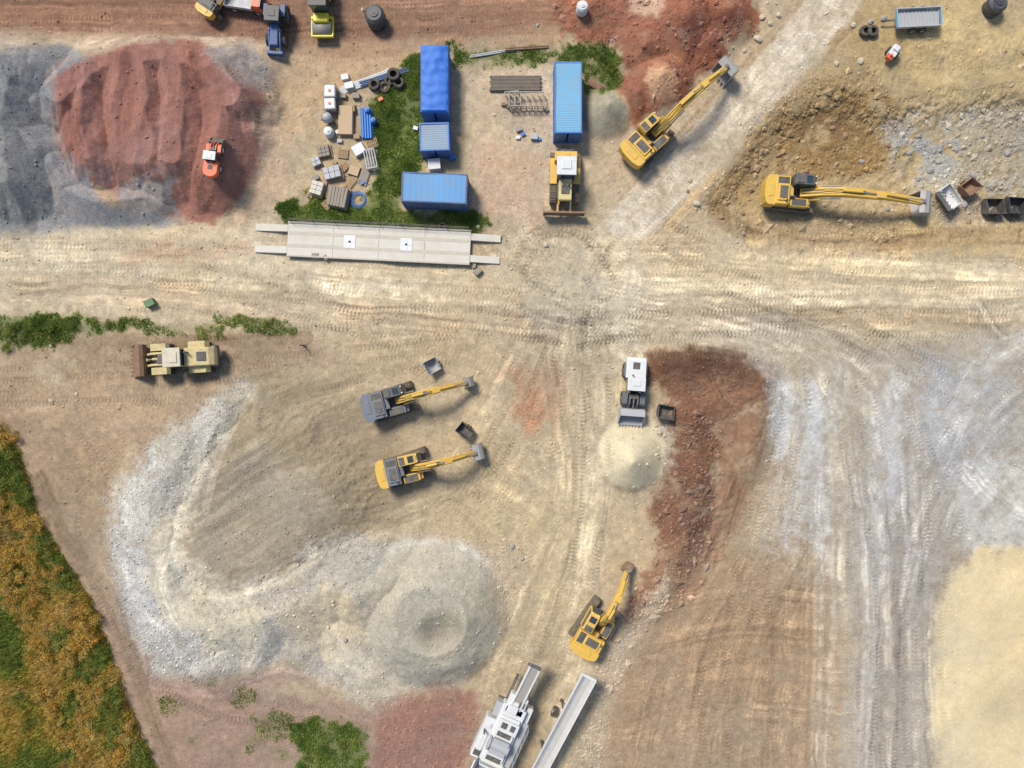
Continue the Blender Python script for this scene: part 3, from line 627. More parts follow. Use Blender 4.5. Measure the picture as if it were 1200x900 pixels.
def bucket_mb(w=1.2,r=.6,teeth=5,mirror=False):
    t=MB(); k=-1 if mirror else 1
    out=[(-.35,.18),(.1,.30),(.55,.12),(.85,-.35),(.88,-.85),(.6,-1.3),(.1,-1.55),(-.9,-1.75)]
    inn=[(x*.9-.02,z*.93-.02) for x,z in out[:-1]]+[(-.9,-1.69)]
    out=[(k*x*r,z*r) for x,z in out]; inn=[(k*x*r,z*r) for x,z in inn]; tip=out[-1]
    n=len(out); vs=[]
    for yy in (-w/2,w/2): vs+=[(p[0],yy,p[1]) for p in out]+[(p[0],yy,p[1]) for p in inn]
    fs=[]
    for i in range(n-1):
        fs+=[(i,i+1,2*n+i+1,2*n+i),(n+i,n+i+1,3*n+i+1,3*n+i)]
    fs+=[(0,n,3*n,2*n),(n-1,2*n-1,4*n-1,3*n-1)]
    t.add(vs,fs)
    for yy in (-w/2,w/2-.04): t.prism(out,yy,yy+.04,'Y')
    for i in range(teeth):
        yy=-w/2+.1+(w-.2)*i/max(teeth-1,1); t.box((tip[0]-k*.08,yy,tip[1]+.03),(.22,.1,.07))
    return t
def wheel(par,x,y,r,w,rimmat=None):
    rimmat=rimmat or DYEL
    t=MB(); t.ring((x,y,r),r,r*.45,w,22,'Y')
    for i in range(22):
        a=6.2832*i/22
        for sgn in (-1,1): 
            q=MB().box((0,sgn*w*.24,r-.005),(.07,w*.46,.09)); q.rot(ry=a+sgn*.06); t.add([(v[0]+x,v[1]+y,v[2]+r) for v in q.v],q.f)
    w_=part('wheel',par,t,BLK)
    q=MB(); q.cyl((x,y-w*.32,r),(x,y+w*.32,r),r*.56,n=16); q.cyl((x,y-w*.4,r),(x,y+w*.4,r),r*.2,n=10); part('rim',w_,q,rimmat)
# ---- excavator
def excavator(px,py,tip,label,pose,body=YEL,top=YEL,cabm=YEL,ta=0,scale=1,bw=1.2,bmat=STEEL,armm=None,fat=1.0,br=.62):
    armm=armm or YEL
    e=root('excavator',label,'excavator',px,py,ang((px,py),tip),1.2,scale,'tracked excavators on the site')
    track_part(e,1.15,ta=ta); track_part(e,-1.15,ta=ta)
    part('undercarriage',e,MB().box((0,0,.55),(1.9,1.75,.45)).box((0,0,.5),(.5,2.2,.3)).rot(ta).cyl((0,0,.75),(0,0,1.08),.62,n=20),DGREY,.03)
    part('upper_frame',e,MB().prism([(-2.3,-1.3),(1.25,-1.3),(1.45,-.5),(1.6,.35),(1.35,1.32),(-2.3,1.32)],1.08,1.25),DGREY,.02)
    cw=[(-1.9,-1.36),(-2.5,-1.34),(-2.72,-1.15),(-2.86,-.6),(-2.88,0),(-2.86,.6),(-2.72,1.15),(-2.5,1.34),(-1.9,1.36)]
    part('counterweight',e,MB().prism(cw,1.02,2.12).box((-2.3,0,2.14),(.5,1.2,.06)),body,.06)
    ec=part('engine_cover',e,MB().box((-1.3,0,1.72),(1.3,2.5,.94)).box((-1.25,-.2,2.25),(1.0,1.5,.14)).box((-.5,-.0,1.6),(.5,1.1,.7)),top,.05)
    gq=MB().box((-1.28,.85,2.195),(1.0,.62,.02))
    for i in range(7): gq.box((-1.7+.14*i,.85,2.215),(.07,.6,.03))
    part('grille',ec,gq,DGREY)
    part('hatch',ec,MB().box((-1.25,-.2,2.335),(.7,1.1,.025)).box((-1.25,-.75,2.36),(.2,.04,.04)),DGREY)
    part('exhaust_pipe',e,MB().cyl((-1.0,-.95,2.1),(-1.0,-.95,2.6),.07).cyl((-1.0,-.95,2.58),(-1.1,-.95,2.68),.06),DGREY)
    part('tool_box',e,MB().box((.35,-.92,1.55),(1.6,.75,.62)).box((1.25,-.9,1.4),(.3,.7,.3)),body,.05)
    part('walkway',e,MB().box((.3,-.92,1.875),(1.3,.6,.03)),DGREY,.01)
    part('hose_guard',e,MB().box((-.45,-.5,1.9),(.5,.1,.6)),DGREY,.01)
    hr=MB()
    for p,q in [((1.05,-1.28,1.8),(1.05,-1.28,2.5)),((-.4,-1.28,1.8),(-.4,-1.28,2.5)),((-.4,-1.28,2.5),(1.05,-1.28,2.5))]: hr.cyl(p,q,.025,n=6)
    part('handrail',e,hr,DGREY)
    cb=part('cab',e,MB().prism([(-.45,1.25),(1.45,1.25),(1.6,1.7),(1.35,2.75),(1.1,2.88),(-.4,2.88),(-.5,2.6)],.42,1.36,'Y'),cabm,.05)
    part('roof_window',cb,MB().box((.75,.89,2.89),(.55,.62,.03)),GLS)
    part('front_window',cb,MB().prism([(1.63,1.75),(1.4,2.7),(1.37,2.7),(1.6,1.75)],.5,1.28,'Y'),GLS)
    for yy in (.405,1.365): part('side_window',cb,MB().prism([(-.3,1.85),(1.4,1.85),(1.25,2.68),(-.3,2.68)],yy-.01,yy+.01,'Y'),GLS)
    part('roof_guard',cb,MB().box((-.1,.89,2.92),(.5,.7,.06)),DGREY,.01)
    for yy in (.6,1.2): part('headlight',cb,MB().box((1.3,yy,2.85),(.1,.12,.1)).cyl((1.35,yy,2.85),(1.38,yy,2.85),.05),WHT)
    (kx,kz),(tx,tz),(sx,sz)=pose
    part('boom',e,MB().sweep([(.45,1.55,.2),(kx*.5+.2,(kz+1.55)*.53,.38),(kx,kz,.42),((kx+tx)/2,(kz+tz)/2+.12,.3),(tx,tz,.17)],-.26*fat,.26*fat),armm,.03)
    dx,dz=sx-tx,sz-tz; l=math.hypot(dx,dz); ux,uz=dx/l,dz/l
    bx,bz=tx-ux*.75,tz-uz*.75
    part('arm',e,MB().sweep([(bx,bz+.15,.12),(tx,tz+.1,.32),(tx+dx*.45,tz+dz*.45+.05,.24),(sx,sz,.13)],-.21*fat,.21*fat),armm,.03)
    for yy in (-.4*fat,.4*fat): part('boom_cylinder',e,MB().cyl((.95,yy,1.35),(kx*.55,yy,(kz+1.55)*.5),.11,m=0).cyl((kx*.55,yy,(kz+1.55)*.5),(kx*.95,yy,kz-.05),.06,m=1),[armm,CHR])
    part('arm_cylinder',e,MB().cyl((kx-.3,0,kz+.55),((kx+bx)/2,0,(kz+bz)/2+.55),.12,m=0).cyl(((kx+bx)/2,0,(kz+bz)/2+.55),(bx,0,bz+.25),.06,m=1),[armm,CHR])
    part('bucket_cylinder',e,MB().cyl((tx+ux*.1,0,tz+.5),(tx+dx*.6,0,tz+dz*.6+.42),.1,m=0).cyl((tx+dx*.6,0,tz+dz*.6+.42),(sx+.1,0,sz+.4),.05,m=1),[armm,CHR])
    part('bucket_linkage',e,MB().box((sx+.1,0,sz+.2),(.12,.34,.5),ry=.3).box((sx-.15,.2,sz+.15),(.6,.06,.1)).box((sx-.15,-.2,sz+.15),(.6,.06,.1)),STEEL)
    b=bucket_mb(bw,br).rot(ry=-.2).mv(sx+.18,0,sz-.08); part('bucket',e,b,bmat,.01)
    pts=[(.5,1.9),(kx*.6,kz*.75+.9),(kx,kz+.5),((kx+tx)/2,(kz+tz)/2+.5)]
    for yy in (-.12,.12):
        hs=MB()
        for a,c in zip(pts,pts[1:]): hs.cyl((a[0],yy,a[1]),(c[0],yy,c[1]),.03,n=6)
        part('hydraulic_hose',e,hs,BLK)
    return e
BSTEEL=pm('bucket_grey',(170,168,164),.5,.3,.1)
excavator(761,163,(863,70),'yellow tracked excavator reaching its bucket into red soil',((3.3,3.5),(6.3,3.2),(9.1,1.9)),ta=.15,bw=1.8,fat=1.2,scale=.95,bmat=BSTEEL,br=.85)
excavator(930,227,(1098,240),'yellow tracked excavator digging at the rocky pit',((3.8,2.8),(7.4,2.6),(11.3,1.8)),ta=-.02,bw=2.0,fat=1.4,scale=.97,cabm=DGREY,bmat=BSTEEL,br=.9)
excavator(460,471,(556,446),'excavator with blue-grey deck and yellow boom',((2.6,3.3),(4.8,3.0),(7.2,1.6)),top=BGREY,body=BGREY,cabm=DGREY,ta=.05,scale=.9,bw=.9,fat=1.2)
excavator(477,549,(563,529),'yellow excavator with grey engine cover parked with bucket down',((2.5,3.3),(4.5,3.0),(6.6,1.5)),body=YEL,top=BGREY,cabm=YEL,ta=.1,bw=1.5,fat=1.2,scale=.9,bmat=BSTEEL,br=.7)
excavator(698,734,(740,660),'yellow tracked excavator standing beside gravel',((2.1,3.4),(3.9,3.0),(5.8,1.4)),ta=-.1,bw=.7,bmat=RUST,fat=1.15,scale=.94)
# ---- wheel loader
def loader(px,py,to,label,scale,paintm,roofm,rim,name='wheel_loader',bmat=STEEL,hw=.78,bw=2.75,hoodm=None,br=.62,bx=3.55,cwid=.72,round_=False):
    e=root(name,label,'wheel loader',px,py,ang((px,py),to),1.0,scale,'wheel loaders on the site')
    for xx in (-1.75,1.55):
        for yy in (-1.02,1.02): wheel(e,xx,yy,.82,.62,rim)
    part('rear_frame',e,MB().box((-1.6,0,.95),(3.0,1.1,.5)).box((-3.05,0,1.1),(.4,1.9,.8)),DGREY,.04)
    hood=MB().prism([(-3.3,1.2),(-.85,1.2),(-.85,2.35),(-2.9,2.2),(-3.3,1.9)],-hw,hw,'Y')
    if round_:
        hood=MB().prism([(-.85,-hw)]+[(-2.5-1.1*math.cos(math.radians(t)),hw*1.05*math.sin(math.radians(t))) for t in range(-90,91,15)]+[(-.85,hw)],1.15,2.2)
    hd=part('engine_hood',e,hood,hoodm or paintm,.12 if round_ else .08)
    gq=MB().box((-1.9,0,2.24),(.8,.8,.03))
    for i in range(6): gq.box((-2.2+.12*i,0,2.265),(.06,.76,.03))
    if not round_: gq.mv(-.4,0,.02)
    part('grille',hd,gq,DGREY)
    part('exhaust_pipe',e,MB().cyl((-1.2,-.4,2.2),(-1.2,-.4,3.0),.07),DGREY)
    for yy in (-1.02,1.02):
        part('fender',e,MB().prism([(-2.7,1.35),(-2.45,1.8),(-1.1,1.8),(-.8,1.35),(-.86,1.32),(-1.14,1.72),(-2.4,1.72),(-2.64,1.32)],yy-.33,yy+.33,'Y'),paintm)
        part('fender',e,MB().prism([(.7,1.5),(.9,1.8),(2.1,1.8),(2.35,1.5),(2.3,1.46),(2.06,1.73),(.94,1.73),(.76,1.46)],yy-.3,yy+.3,'Y'),paintm)
    cb=part('cab',e,MB().prism([(-.85,1.3),(.5,1.3),(.65,1.9),(.45,3.0),(-.75,3.0)],-cwid,cwid,'Y'),GLS,.04)
    part('cab_roof',cb,MB().box((-.15,0,3.06),(1.5,cwid*2+.16,.14)).box((-.3,0,3.16),(.7,.9,.08)),roofm,.05)
    for xx,yy in ((-.78,-cwid),(-.78,cwid),(.5,-cwid),(.5,cwid)): part('cab_pillar',cb,MB().box((xx,yy,2.15),(.08,.08,1.7)),paintm)
    for yy in (.62,-.62): part('headlight',e,MB().box((.75,yy,2.0),(.12,.2,.16)).cyl((.8,yy,2.0),(.83,yy,2.0),.06),WHT,.0)
    part('front_frame',e,MB().box((1.1,0,1.0),(1.9,1.0,.6)).prism([(.7,1.2),(1.9,1.2),(1.5,2.1),(1.0,2.1)],-.42,.42,'Y'),DGREY,.03)
    for yy in (-.48,.48): part('lift_arm',e,MB().sweep([(1.1,1.95,.12),(2.0,1.75,.22),(2.7,1.0,.18),(bx-.45,.45,.12)],yy-.09,yy+.09),paintm,.02)
    part('tilt_cylinder',e,MB().cyl((1.2,0,1.9),(2.0,0,1.9),.11,m=0).cyl((2.0,0,1.9),(2.7,0,1.5),.06,m=1).box((2.75,0,1.2),(.15,.2,.8),ry=-.3,m=0),[paintm,CHR])
    part('bucket',e,bucket_mb(bw,br,8,True).rot(ry=-.35).mv(bx,0,1.1*br/.62),bmat,.01)
    return e
CREAM=pm('cream_paint',(222,212,184),.5,.4)
loader(212,420,(160,423),'dusty yellow wheel loader with pale cab roof and rusty bucket',1.0,DYEL,CREAM,DYEL,bmat=RUST,br=.7)
loader(743,452,(740,495),'dark grey wheel loader with white cab roof and wide grey bucket',.74,pm('mid_grey_paint',(96,100,106),.5,.25),WHT,LGREY,bmat=LGREY,hw=1.15,br=.95,hoodm=WHT,cwid=.95,bw=2.9,bx=3.3)
loader(248,183,(252,150),'small orange wheel loader with rounded rear and white roof',.48,RED,WHT,WHT,bmat=DGREY,hw=1.25,bw=2.5,hoodm=RED,br=.6,bx=2.9,cwid=1.0,round_=True)
# ---- bulldozer
def dozer():
    e=root('bulldozer','yellow and white bulldozer with wide front blade','bulldozer',662,208,-math.pi/2-.02,1.0,1.0)
    track_part(e,.98,4.4,.58,1.0); track_part(e,-.98,4.4,.58,1.0)
    part('main_frame',e,MB().box((0,0,.8),(3.8,1.3,.7)),DGREY,.04)
    h=part('engine_hood',e,MB().prism([(.3,1.1),(2.1,1.1),(2.15,1.85),(.3,2.1)],-.55,.55,'Y'),pm('pale_yellow_paint',(236,214,146),.45,.4),.07)
    part('grille',h,MB().box((1.3,0,2.0),(.7,.7,.05),ry=.13),DGREY)
    part('exhaust_pipe',e,MB().cyl((1.0,.3,1.9),(1.0,.3,2.7),.08).cyl((1.0,.3,2.7),(.9,.3,2.8),.07),DGREY)
    part('air_intake',e,MB().cyl((.6,-.3,1.9),(.6,-.3,2.4),.1).cyl((.6,-.3,2.4),(.6,-.3,2.5),.15),DGREY)
    c=part('cab',e,MB().prism([(-1.1,1.2),(.35,1.2),(.5,1.8),(.25,2.95),(-1.05,2.95)],-.75,.75,'Y'),GLS,.05)
    part('cab_roof',c,MB().box((-.4,0,3.02),(1.55,1.65,.14)).box((-.5,0,3.12),(.8,.8,.08)),WHT,.05)
    part('fuel_tank',e,MB().box((-1.55,0,1.6),(.8,1.9,.8)).box((-1.55,0,2.03),(.5,.6,.08)),YEL,.08)
    for yy in (1.0,-1.0): part('fender',e,MB().box((-.5,yy,1.15),(2.2,.6,.08)),YEL,.02)
    part('ripper',e,MB().box((-2.3,0,.9),(.25,1.6,.3)).box((-2.4,.6,.7),(.12,.1,.9)).box((-2.4,-.6,.7),(.12,.1,.9)).box((-2.4,0,.7),(.12,.1,.9)).box((-2.05,.4,1.0),(.6,.12,.15)).box((-2.05,-.4,1.0),(.6,.12,.15)),DGREY,.01)
    bl=MB(); pts=[(2.85-.22*math.cos(a),.05+.55*(1+math.sin(a))) for a in [math.radians(t) for t in range(-80,81,20)]]
    prof=[(x+.2,z) for x,z in pts]+[(x+.28,z) for x,z in reversed(pts)]
    bl.prism(prof,-1.75,1.75,'Y'); bl.box((2.98,1.77,.6),(.3,.05,1.0)).box((2.98,-1.77,.6),(.3,.05,1.0))
    part('blade',e,bl,RUST,.01)
    for yy in (-.5,.5): part('push_arm',e,MB().box((2.3,yy*1.1,.55),(1.3,.16,.25)),YEL,.02); part('blade_cylinder',e,MB().cyl((1.9,yy,1.5),(2.35,yy,1.25),.09,m=0).cyl((2.35,yy,1.25),(2.8,yy,1.0),.05,m=1),[YEL,CHR])
dozer()
# ---- containers
def container(px,py,L,W,rz,mat_,label,h=2.5,topm=None,tarp=False,name='shipping_container',ribd=.018,step=.2):
    e=root(name,label,'container',px,py,rz,h,1,'blue containers in the yard')
    n=int(L/.14)
    for sy in (-1,1):
        vs=[]
        for i in range(n+1):
            o=(.0 if (i//2)%2 else .035); xx=-L/2+L*i/n
            vs+=[(xx,sy*(W/2-o),.15),(xx,sy*(W/2-o),h-.1)]
        part('side_wall',e,MB().add(vs,[(2*i,2*i+2,2*i+3,2*i+1) for i in range(n)]),mat_)
    n2=int(W/.14); vs=[]
    for i in range(n2+1):
        o=(.0 if (i//2)%2 else .035); yy=-W/2+W*i/n2; vs+=[(-L/2+o,yy,.15),(-L/2+o,yy,h-.1)]
    part('end_wall',e,MB().add(vs,[(2*i,2*i+2,2*i+3,2*i+1) for i in range(n2)]),mat_)
    fr=MB()
    for sx in (-1,1):
        for sy in (-1,1): fr.box((sx*(L/2-.06),sy*(W/2-.06),h/2),(.16,.16,h))
        fr.box((sx*(L/2-.05),0,h-.07),(.14,W-.28,.16)).box((sx*(L/2-.05),0,.09),(.14,W-.28,.16))
    for sy in (-1,1): fr.box((0,sy*(W/2-.05),h-.07),(L-.28,.12,.14)).box((0,sy*(W/2-.05),.09),(L-.28,.12,.16))
    part('frame',e,fr,mat_,.015)
    if tarp:
        nn=60; mm=24; vs=[]
        for i in range(nn+1):
            for j in range(mm+1):
                u=i/nn; w=j/mm; a=-L/2-.04+(L+.08)*u; c=-W/2-.04+(W+.08)*w
                z=h+.05+.12*math.sin(math.pi*w)+.10*(vnoise(a*2.2,c*2.2,5)-.5)+.04*math.sin(a*7+math.sin(c*3))*(.4+.6*abs(w-.5))
                if j in(0,mm) or i in(0,nn): z-=.35
                vs.append((a,c,float(z)))
        part('tarpaulin',e,MB().add(vs,[(i*(mm+1)+j,(i+1)*(mm+1)+j,(i+1)*(mm+1)+j+1,i*(mm+1)+j+1) for i in range(nn) for j in range(mm)]),topm,0,True)
    else:
        rf=MB(); k=int(L/step); vs=[]
        for i in range(k*2+1):
            xx=-L/2+.12+(L-.24)*i/(2*k); z=h-.03-(ribd if i%2 else 0)+.03*math.sin(xx*1.3); vs+=[(xx,-W/2+.1,z),(xx,W/2-.1,z+.01)]
        rf.add(vs,[(2*i,2*i+2,2*i+3,2*i+1) for i in range(2*k)]); part('roof',e,rf,topm or mat_)
    for sy in (-1,1):
        d=part('door',e,MB().box((L/2-.03,sy*W/4,h/2),(.06,W/2-.14,h-.35)),mat_,.01)
        for dy in (-.2,.2): part('locking_bar',d,MB().cyl((L/2+.03,sy*W/4+dy,.2),(L/2+.03,sy*W/4+dy,h-.2),.02,n=6),STEEL)
hp=math.pi/2
container(509,92,5.6,2.3,-hp,BLUE,'container covered by a bright blue tarpaulin on grass',topm=TARP,tarp=True)
container(509,160,2.35,2.5,-hp+.03,BLUE,'short blue container with pale blue top',2.2,topm=pm('grey_blue_roof',(136,164,188),.55,.4))
container(509,220,5.5,2.5,-.04,DBLUE,'blue site container with pale blue roof on grass',2.5,topm=pm('container_roof_blue',(84,156,210),.55,.3,ns=1.0),ribd=.006,step=.5)
container(666,114,6.0,2.3,-hp,BLUE,'light blue container with faded roof beside the yard',topm=LBLUE,ribd=.012)
single('tool_chest','small white chest standing between the containers','chest',509,193,MB().box((0,0,.4),(1.0,.85,.8)).box((0,0,.84),(1.06,.9,.06)).box((.52,0,.6),(.04,.2,.1)),WHT,.1,.6,.03)
single('tool_chest','small blue chest beside the short container','chest',530,184,MB().box((0,0,.25),(.5,.4,.5)).box((0,0,.52),(.55,.45,.05)),BLUE,.3,.4,.02)
# ---- weighbridge
def weighbridge():
    a=-.048
    e=root('weighbridge','pale concrete truck weighbridge with steel edge rails','weighbridge',444,285,a,.35,1,dz=0)
    z0=.35; PALE=pm('pale_rail',(206,198,182),.8,.3)
    for i in range(4): part('deck',e,MB().box((-6.0+4.0*i,0,z0-.1),(3.98,2.75,.2)),CONC,.01)
    for sy in (-1,1):
        part('edge_rail',e,MB().box((0,sy*1.46,z0),(16.0,.14,.2)),PALE,.01)
        hr=MB()
        for i in range(9): hr.cyl((-7.8+1.95*i,sy*1.62,0),(-7.8+1.95*i,sy*1.62,1.1),.03,n=6)
        hr.cyl((-7.8,sy*1.62,1.1),(7.8,sy*1.62,1.1),.03,n=6).cyl((-7.8,sy*1.62,.7),(7.8,sy*1.62,.7),.025,n=6)
        if sy>0: part('handrail',e,hr,DGREY)
        mk=MB().box((0,sy*.55,z0+.006),(15.8,.3,.008))
        for i in range(46): mk.box((-7.8+.345*i,sy*.55,z0+.012),(.12,.26,.008))
        part('tread_strip',e,mk,pm('tread_grey',(214,204,184),.9,.3))
    for i,x in enumerate((-2.55,2.4)):
        part('inspection_cover',e,MB().box((x,0,z0+.02),(1.0,1.1,.03)).box((x,0,z0+.04),(.2,.9,.02)).box((x,0,z0+.04),(.8,.16,.02)),pm('cover_steel',(232,232,230),.5,.1))
    for sx in (-1,1):
        for sy in (-1,1): part('ramp',e,MB().prism([(sx*8.02,0),(sx*8.02,z0-.02),(sx*(10.9 if sx<0 else 10.6),.1),(sx*(10.9 if sx<0 else 10.6),-.2)],sy*.95-.3,sy*.95+.3,'Y'),CONC,.01)
weighbridge()
for i,(x,y,s) in enumerate([(370,300,.5),(560,318,.55),(556,312,.3),(382,302,.35)]):
    single('concrete_block','small weathered concrete block beside the weighbridge','concrete block',x,y,MB().box((0,0,.2),(s*1.4,s,.45),tp=.9),GWOOD,i*.7,.2,.05)
# ---- generic stored goods
def pallet(px,py,rz=0,w=1.2,d=.8,load=None,lm=None,label='weathered wooden pallet on the ground'):
    e=root('pallet',label,'pallet',px,py,rz,.15,1,'pallets in the storage yard')
    b=MB()
    for i in range(7): b.box((-w/2+.06+(w-.12)*i/6,0,.14),(w*.1,d,.025))
    for i in range(3): b.box((0,-d/2+.05+(d-.1)*i/2,.07),(w,.09,.12))
    part('deck',e,b,WOOD)
    if load: part('load',e,load,lm,.015)
def stack(w,d,n,t,gap=.0,jit=.03,z=.16):
    b=MB()
    for i in range(n): b.box((random.uniform(-jit,jit),random.uniform(-jit,jit),z+t/2+i*(t+gap)),(w,d,t),rz=random.uniform(-jit,jit))
    return b
def rowbox(nx_,ny_,w,d,h,z=.16,gap=.03):
    b=MB().box((0,0,z+.02),(nx_*(w+gap),ny_*(d+gap),.04))
    for i in range(nx_):
        for j in range(ny_): b.box(((i-(nx_-1)/2)*(w+gap),(j-(ny_-1)/2)*(d+gap),z+.02+h/2+random.uniform(0,.04)),(w,d,h),rz=random.uniform(-.04,.04))
    return b
pallet(406,142,hp,2.7,1.3,stack(2.5,1.2,5,.07),BUFF,'pallet of buff plywood sheets beside the mixer')
pallet(380,178,.2,1.3,1.2,rowbox(3,3,.3,.3,.3),GWOOD,'pallet of grey stone blocks')
pallet(372,221,-.3,1.3,1.4,rowbox(2,3,.5,.35,.3),CONC,'pallet of pale broken slabs')
pallet(390,203,.25,1.7,1.4,rowbox(3,2,.45,.5,.35),LGREY,'pallet of grey kerb stones')
pallet(397,232,-.2,1.8,1.9,rowbox(6,1,.24,1.7,.5),GWOOD,'pallet of weathered upright boards')
pallet(421,176,.5,1.1,1.0,stack(1.0,.9,3,.12),WHT,'pallet holding white wrapped panels')
pallet(402,180,-.1,.9,.8,None,WOOD); pallet(436,168,.3,1.0,.8,None,WOOD,'empty wooden pallet on grass'); pallet(385,238,.7,1.1,.8,None)
pallet(412,128,.1,.8,.7,stack(.7,.6,3,.1),WOOD,'pallet with short timber boards'); pallet(404,195,.8,.8,.6,None)
pallet(371,190,.4,.9,.9,rowbox(2,2,.35,.35,.25),LGREY,'pallet of small grey blocks'); pallet(415,200,-.3,1.0,.9,stack(.9,.8,2,.08),BUFF,'pallet with thin buff boards')
def boards(px,py,rz,L,n,label,m=WOOD,t=.06,w=.16,name='plank_stack'):
    b=MB()
    for i in range(n): b.box((random.uniform(-.15,.15),(i-(n-1)/2)*(w+.02),t/2+.02),(L,w,t),rz=random.uniform(-.03,.03))
    for i in range(n-1): b.box((random.uniform(-.2,.2),(i-(n-2)/2)*(w+.02),t*1.5+.02),(L*.95,w,t),rz=random.uniform(-.04,.04))
    single(name,label,'planks',px,py,b,m,rz,.1)
boards(431,195,hp-.35,3.2,5,'long grey planks lying beside the grass',GWOOD)
boards(704,102,-.5,2.2,4,'dark timber boards lying on grass',RUST)
boards(413,212,.9,1.8,4,'short timber offcuts on the ground')
boards(365,222,1.2,1.2,3,'short timber offcuts on the ground')
def pipes(px,py,rz,L,r,n,label,m,name='pipe_bundle',rows=2):
    b=MB()
    for k in range(rows):
        for i in range(n-k): b.cyl((-L/2+random.uniform(-.1,.1),(i-(n-k-1)/2)*r*1.98,r+k*r*1.72),(L/2+random.uniform(-.1,.1),(i-(n-k-1)/2)*r*1.98,r+k*r*1.72),r,n=10)
    single(name,label,'pipes',px,py,b,m,rz,r)
pipes(430,145,-hp+.05,2.6,.11,5,'bundle of bright blue plastic pipes',PIPEB)
pipes(428,96,.36,4.6,.07,5,'long white plastic pipes lying on grass',WHT,rows=1)
pipes(450,90,.30,4.4,.08,3,'dark blue pipes beside the tyres',DBLUE,rows=1)
pipes(604,98,0,4.4,.06,12,'dark steel bars in a flat bundle',pm('dark_steel',(120,112,104),.5,.5,.3),rows=2)
pipes(618,56,.06,3.8,.08,2,'rusty beams lying on the grass strip',RUST,rows=1)
pipes(578,62,.16,4.2,.07,2,'grey metal poles lying on grass',LGREY,rows=1)
def tyre(px,py,n=1,r=.5,label='stack of old black tyres lying flat'):
    b=MB()
    for i in range(n): b.ring((random.uniform(-.05,.05),random.uniform(-.05,.05),.13+.24*i),r,r*.45,.25,20)
    single('tyre_stack',label,'tyres',px,py,b,BLK,0,.3,group='black tyres',smooth=False)
for a in [(438,99,2,.5),(450,101,1,.5),(462,88,3,.55),(467,97,2,.5),(456,93,1,.45),(1014,36,2,.48),(1023,37,2,.48),(518,265,1,.4)]: tyre(*a)
def drum(px,py,r,h,m,label,name='storage_tank',rim=None,cat='tank'):
    e=root(name,label,cat,px,py,0,h,1)
    part('shell',e,MB().cyl((0,0,0),(0,0,h*.85),r,n=24).cyl((0,0,h*.85),(0,0,h),r,r*.75,n=24).cyl((0,0,h*.45),(0,0,h*.5),r*1.04,n=24),m)
    part('lid',e,MB().cyl((0,0,h),(0,0,h+.08),r*.4,n=16).cyl((0,0,h+.08),(0,0,h+.12),r*.15,n=12),rim or m)
drum(438,15,.85,1.6,TANK,'round dark plastic tank beside the dirt road',rim=DGREY)
drum(683,6,.5,1.0,WHT,'small round white tank on red soil'); drum(1172,2,.8,1.3,TANK,'round dark tank on yellow ground')
drum(384,153,.42,.9,WHT,'small white round tank by the pallets'); drum(430,128,.25,.7,PIPEB,'blue plastic drum beside pipes',name='plastic_drum',cat='drum'); drum(437,140,.25,.7,PIPEB,'blue plastic drum beside pipes',name='plastic_drum',cat='drum')
def mixer():
    e=root('cement_mixer','grey cement mixer with round drum','cement mixer',383,138,.4,.8)
    part('drum',e,MB().cyl((0,0,.7),(.15,0,1.15),.5,.3,n=18).cyl((0,0,.7),(-.1,0,.4),.5,.3,n=18),LGREY,0,True)
    part('stand',e,MB().box((0,.45,.4),(.9,.06,.06)).box((0,-.45,.4),(.9,.06,.06)).box((0,0,.4),(.06,.96,.06)).cyl((.3,.45,0),(0,.5,.8),.03).cyl((-.3,.45,0),(0,.5,.8),.03).cyl((.3,-.45,0),(0,-.5,.8),.03).cyl((-.3,-.45,0),(0,-.5,.8),.03),DGREY)
mixer()
def cage(px,py,rz,w,d,h,label,bm,name='liquid_container'):
    e=root(name,label,'container',px,py,rz,h)
    part('tank',e,MB().box((0,0,h*.5+.05),(w-.06,d-.06,h-.1)),bm,.08)
    b=MB()
    for i in range(5):
        for sy in (-1,1): b.cyl((-w/2+w*i/4,sy*d/2,0),(-w/2+w*i/4,sy*d/2,h),.02,n=6); b.cyl((sy*w/2,-d/2+d*i/4,0),(sy*w/2,-d/2+d*i/4,h),.02,n=6)
    for z in (.15,h*.5,h-.02):
        for sy in (-1,1): b.cyl((-w/2,sy*d/2,z),(w/2,sy*d/2,z),.02,n=6); b.cyl((sy*w/2,-d/2,z),(sy*w/2,d/2,z),.02,n=6)
    part('cage',e,b,STEEL); part('cap',e,MB().cyl((0,0,h-.05),(0,0,h+.05),.12),RED)
cage(386,106,0,1.0,1.1,1.0,'white caged liquid tank in the storage yard',WHT); cage(386,121,0.05,1.0,1.0,1.0,'white caged liquid tank in the storage yard',WHT)
hc=MB()
for k in range(5):
    r=.75-.06*k; pts=[(r*math.cos(t*6.2832/28+k)+.03*k,r*math.sin(t*6.2832/28+k),.05+.03*k) for t in range(29)]
    for a,b in zip(pts,pts[1:]): hc.cyl(a,b,.03,n=6,caps=False)
single('hose_coil','coil of blue hose lying on grass','hose',419,234,hc,BLUE,0,.1)
def rack(px,py,rz,w,d,h,n,label,m=GWOOD):
    b=MB()
    for i in range(n): b.box((-w/2+w*i/(n-1),0,h),(.08,d,.08)).box((-w/2+w*i/(n-1),-d/2,h/2),(.07,.07,h)).box((-w/2+w*i/(n-1),d/2,h/2),(.07,.07,h))
    b.box((0,-d/2,h+.01),(w,.09,.1)).box((0,d/2,h+.01),(w,.09,.1)).box((0,-d/2,h*.4),(w,.08,.08))
    single('steel_rack',label,'rack',px,py,b,m,rz,h)
